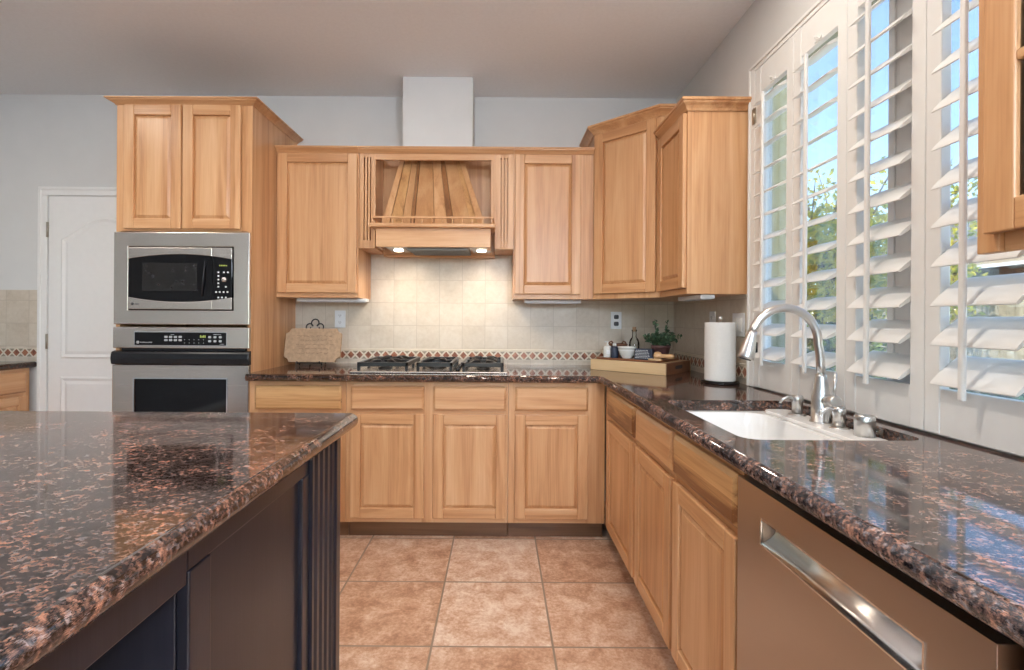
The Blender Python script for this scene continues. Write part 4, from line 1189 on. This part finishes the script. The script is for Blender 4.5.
st_ = MB(); lf = MB(); rnd = random.Random(11)
for k in range(40):
    a = rnd.uniform(0, 2 * PI); sp_ = rnd.uniform(0.015, 0.095); hh = rnd.uniform(0.05, 0.105)
    if k < 3: sp_ = rnd.uniform(0.005, 0.03); hh = rnd.uniform(0.13, 0.175)
    pts = []
    for i in range(5):
        q = i / 4
        pts.append(Vector((0.02 * math.cos(a) + sp_ * q ** 1.3 * math.cos(a), 0.02 * math.sin(a) + sp_ * q ** 1.3 * math.sin(a), 0.07 + hh * (q - 0.25 * q * q * (sp_ > 0.04)))))
    st_.tube(pts, [0.002, 0.0018, 0.0016, 0.0013, 0.001], 5)
    for i in range(20):
        q = rnd.uniform(0.25, 1.0); b = min(3, int(q * 4)); p = pts[b].lerp(pts[b + 1], q * 4 - b)
        d = Vector((rnd.gauss(0, 1), rnd.gauss(0, 1), rnd.gauss(0.2, 0.7))).normalized(); u = d.cross(Vector((rnd.gauss(0, 1), rnd.gauss(0, 1), 1))).normalized()
        ln = rnd.uniform(0.016, 0.028); w_ = ln * 0.36; nn = d.cross(u) * 0.002
        lf.add([p, p + d * ln * 0.5 + u * w_ + nn, p + d * ln, p + d * ln * 0.5 - u * w_ + nn, p + d * ln * 0.5 - nn], [(0, 1, 4), (1, 2, 4), (2, 3, 4), (3, 0, 4)], 0 if rnd.random() < 0.72 else 1)
st_.build('stems', plain('stem', (0.06, 0.07, 0.03), 0.7), pl)
lf.build('foliage', [LEAF, LEAF2], pl, fix=False)

# ------------------------------------------------------------------ paper towel
ph = thing('paper_towel_holder', 'black metal upright holder under the paper towel roll', 'towel holder', (1.075, 2.405, 0.9155))
MB().lathe([(0, 0), (0.086, 0), (0.088, 0.004), (0.086, 0.012), (0.06, 0.014), (0, 0.014)], seg=36).build('base', BLKGL, ph)
MB().lathe([(0.006, 0.012), (0.006, 0.305), (0.0095, 0.307), (0.0095, 0.325), (0.0, 0.327)], seg=14).build('post', NICK, ph)
ptw = MB()
ptw.lathe([(0.019, 0.0), (0.069, 0.0), (0.0705, 0.003), (0.0705, 0.277), (0.069, 0.280), (0.019, 0.280)], seg=40)
nlast = 40
rl_ = thing('paper_towel_roll', 'full white paper towel roll standing on the counter beside the window', 'paper towel', (1.075, 2.405, 0.9305))
PT = MB(); seg = 48
for (r1, z1), (r2, z2) in zip([(0.019, 0.0), (0.069, 0.0), (0.0705, 0.003), (0.0705, 0.277), (0.069, 0.280), (0.019, 0.280)], [(0.069, 0.0), (0.0705, 0.003), (0.0705, 0.277), (0.069, 0.280), (0.019, 0.280), (0.019, 0.0)]):
    vv = [(r1 * math.cos(2 * PI * k / seg), r1 * math.sin(2 * PI * k / seg), z1) for k in range(seg)] + [(r2 * math.cos(2 * PI * k / seg), r2 * math.sin(2 * PI * k / seg), z2) for k in range(seg)]
    PT.add(vv, [(k, (k + 1) % seg, seg + (k + 1) % seg, seg + k) for k in range(seg)], 0, True)
PT.build('towel_sheets', PAPER, rl_)
MB().lathe([(0.0188, 0.001), (0.0188, 0.279)], seg=20).build('cardboard_core', plain('cardboard', (0.42, 0.30, 0.19), 0.9), rl_)

# ------------------------------------------------------------------ downlights of the room, and fill globes added behind the view
def can_light(x, y, watts, label, col=(1.0, 0.90, 0.78)):
    t = thing('recessed_light', label, 'light', (x, y, ZC - 0.006), 0, 'recessed ceiling downlights')
    MB().lathe([(0.062, 0.0), (0.085, 0.0), (0.085, 0.0055), (0.062, 0.0055)], seg=28).build('trim_ring', WHITE, t)
    MB().lathe([(0.0, 0.003), (0.061, 0.003), (0.061, 0.0055)], seg=24).build('lens', CANL, t)
    lt = bpy.data.lights.new('downlight', 'AREA'); lt.shape = 'DISK'; lt.size = 0.12; lt.energy = watts; lt.color = col
    lo = bpy.data.objects.new('downlight', lt); COL.objects.link(lo); lo.location = (x, y, ZC - 0.012)
can_light(0.72, 1.75, CAN_W * 0.28, 'recessed ceiling downlight over the sink')
can_light(0.05, 1.15, CAN_W, 'recessed ceiling downlight over the aisle')
can_light(-1.2, 1.5, CAN_W * 0.7, 'recessed ceiling downlight over the island')
can_light(-2.6, 1.7, CAN_W * 0.7, 'recessed ceiling downlight by the white door')
def fill_globe(x, y, label):  # unseen globes added to brighten the kitchen from behind the camera
    t = thing('fill_globe', label, 'light', (x, y, ZC - 0.85), 0, 'added fill globes hanging unseen behind the camera')
    MB().lathe([(0.0, 0.0)] + [(0.16 * math.sin(PI * k / 14), 0.16 * (1 - math.cos(PI * k / 14))) for k in range(1, 14)] + [(0.02, 0.318)], seg=28).build('globe', FILL_GLOBE, t)
    MB().lathe([(0.03, 0.318), (0.03, 0.33), (0.008, 0.335), (0.008, 0.82), (0.06, 0.825), (0.06, 0.849)], seg=20).build('stem', NICK, t)
fill_globe(0.72, -0.95, 'added unseen fill globe nearest the sink counter')
fill_globe(0.70, -2.1, 'added unseen fill globe midway behind the camera')
fill_globe(0.3, -3.0, 'added unseen fill globe nearest the rear window')

# ------------------------------------------------------------------ outdoors beyond the sink window
gnd = MB().box(XR + 0.2, 40, -15, 40, -0.35, -0.15).build('ground', GROUND); struct(gnd)
tag(MB().box(XR + 0.102, 1.53, -1.0, 4.4, 2.50, 2.60).build('roof_eave', EAVEM), 'olive brown eave board of the house above the sink window', 'eave')
hw = thing('house_wing', 'olive stucco house wing seen through the leftmost shutter panel', 'building', (1.36, 4.5, -0.15))
MB().box(0, 1.33, 0, 2.5, 0, 5.2).build('stucco_wall', STUC, hw)
MB().box(-0.0, 1.60, -0.25, 2.7, 5.2, 5.35).build('roof', ROOFM, hw)

def foliage(n, c, r, size, mats_n, seed, sq=(1, 1, 1), shell=0.4):
    rnd = random.Random(seed); m = MB()
    for _ in range(n):
        d = Vector((rnd.gauss(0, 1), rnd.gauss(0, 1), rnd.gauss(0, 1))).normalized() * (shell + (1 - shell) * rnd.random() ** 0.5) 
        p = Vector((c[0] + d.x * r * sq[0], c[1] + d.y * r * sq[1], c[2] + d.z * r * sq[2]))
        a = Vector((rnd.gauss(0, 1), rnd.gauss(0, 1), rnd.gauss(0, 1))).normalized(); b = a.cross(Vector((rnd.gauss(0, 1), rnd.gauss(0, 1), 1))).normalized()
        s = size * rnd.uniform(0.6, 1.3); nn = a.cross(b) * s * 0.15
        m.add([p - a * s, p + b * s * 0.5 + nn, p + a * s, p - b * s * 0.5 + nn], [(0, 1, 2), (0, 2, 3)], rnd.randrange(mats_n))
    return m
def merge(*ms):
    r = MB()
    for x in ms:
        o = len(r.v); r.v += x.v; r.f += [[i + o for i in f] for f in x.f]; r.m += x.m; r.sm += x.sm
    return r
tr1 = thing('garden_tree', 'yellow green leafy tree beyond the window behind the second shutter', 'tree', (4.95, 7.5, -0.15))
m = MB().tube([(0, 0, 0), (0.05, 0, 0.8), (-0.05, 0.1, 1.6), (0.1, 0, 2.4)], [0.11, 0.09, 0.07, 0.05], 10)
rnd = random.Random(3)
for k in range(12):
    a = rnd.uniform(0, 2 * PI); z = rnd.uniform(1.2, 2.3); ll = rnd.uniform(0.9, 1.7)
    p = Vector((0, 0.05, z)); q = p + Vector((math.cos(a) * ll * 0.5, math.sin(a) * ll * 0.5, ll * 0.9))
    m.tube([p, (p + q) / 2 + Vector((0, 0, 0.1)), q, q + Vector((math.cos(a + 0.5) * 0.3, math.sin(a + 0.5) * 0.3, 0.6))], [0.035, 0.022, 0.012, 0.005], 6)
m.build('trunk', BARK, tr1)
merge(foliage(7000, (0, 0, 2.15), 1.15, 0.06, 3, 21, (1.1, 1.1, 0.82), 0.2), foliage(700, (0.25, -0.1, 3.1), 0.85, 0.05, 3, 22, (1, 1, 0.9), 0.1)).build('foliage', [FOL_A, FOL_A, FOL_B], tr1, fix=False)
tr2 = thing('slender_tree', 'sparse green tree beyond the window behind the third shutter', 'tree', (8.2, 9.2, -0.15))
m = MB().tube([(0, 0, 0), (0.05, 0, 1.5), (-0.1, 0.1, 3.0), (0.1, 0, 4.6)], [0.08, 0.06, 0.04, 0.015], 8)
for k in range(10):
    a = rnd.uniform(0, 2 * PI); z = rnd.uniform(1.6, 3.8); ll = rnd.uniform(0.5, 1.0)
    p = Vector((0, 0.05, z)); m.tube([p, p + Vector((math.cos(a) * ll, math.sin(a) * ll, ll * 0.7))], [0.02, 0.005], 6)
m.build('trunk', BARK, tr2)
merge(foliage(1500, (0, 0, 3.2), 1.1, 0.055, 2, 31, (0.8, 0.8, 1.1), 0.2), foliage(900, (0, 0, 1.9), 0.8, 0.06, 2, 32, (0.9, 0.9, 0.8), 0.1)).build('foliage', [FOL_B, FOL_A], tr2, fix=False)
for i, (x, y, z, q, lab) in enumerate([(3.30, 5.1, 0.72, 1.7, 'dark green garden shrub low behind the second shutter'), (4.2, 5.45, 0.72, 1.7, 'dark green garden shrub low behind the third shutter'), (5.1, 5.1, 0.48, 1.15, 'dark green low hedge shrub below the fence behind the widest shutter'), (5.8, 4.4, 0.48, 1.15, 'dark low hedge shrub at the right end of the widest shutter')]):
    sh_ = thing('garden_shrub', lab, 'shrub', (x, y, -0.15), 0, 'garden shrubs outside the window')
    foliage(1500, (0, 0, z), 0.44, 0.05, 2, 40 + i, (1.0, 1.0, q), 0.2).build('foliage', [FOL_D, FOL_B] if i < 2 else [FOL_D, FOL_D], sh_, fix=False)
    MB().tube([(0, 0, 0), (0.03, 0, 0.35)], 0.03, 8).build('stem', BARK, sh_)
fe = thing('wooden_fence', 'weathered grey board fence across the yard behind the widest shutter', 'fence', (9.0, 4.0, -0.15))
m = MB(); y = 0.0
rnd = random.Random(8)
while y < 9.5:
    m.box(0, 0.02, y, y + 0.138, 0, 1.92 + rnd.uniform(-0.01, 0.01)); y += 0.145
m.build('boards', FENCEM, fe)
MB().box(0.02, 0.06, 0, 9.5, 0.4, 0.49).box(0.02, 0.06, 0, 9.5, 1.5, 1.59).build('rail', FENCEM, fe)
nh = thing('neighbour_house', 'tan neighbouring house with dark shingle roof and white gutter beyond the fence', 'building', (11.0, 5.0, -0.15))
MB().box(0.6, 6, 0, 11, 0, 3.3).build('wall', TANW, nh)
MB().box(0, 0.6, 0, 11, 0, 2.55).build('patio_shade_box', PATIO_SHADE, nh)  # dark block standing in for the shade below the patio cover
MB().box(-0.25, 0.62, -0.2, 11.2, 2.56, 2.63).build('patio_roof', ROOFM, nh)
MB().box(-0.36, -0.25, -0.2, 11.2, 2.56, 2.63).build('gutter', WHITE, nh)
MB().hexa([(0.2, -0.3, 3.3), (6.4, -0.3, 3.3), (6.4, 10.6, 3.3), (0.2, 10.6, 3.3)], [(2.6, 2.2, 4.6), (4.0, 2.2, 4.6), (4.0, 8.2, 4.6), (2.6, 8.2, 4.6)]).build('roof', ROOFM, nh)
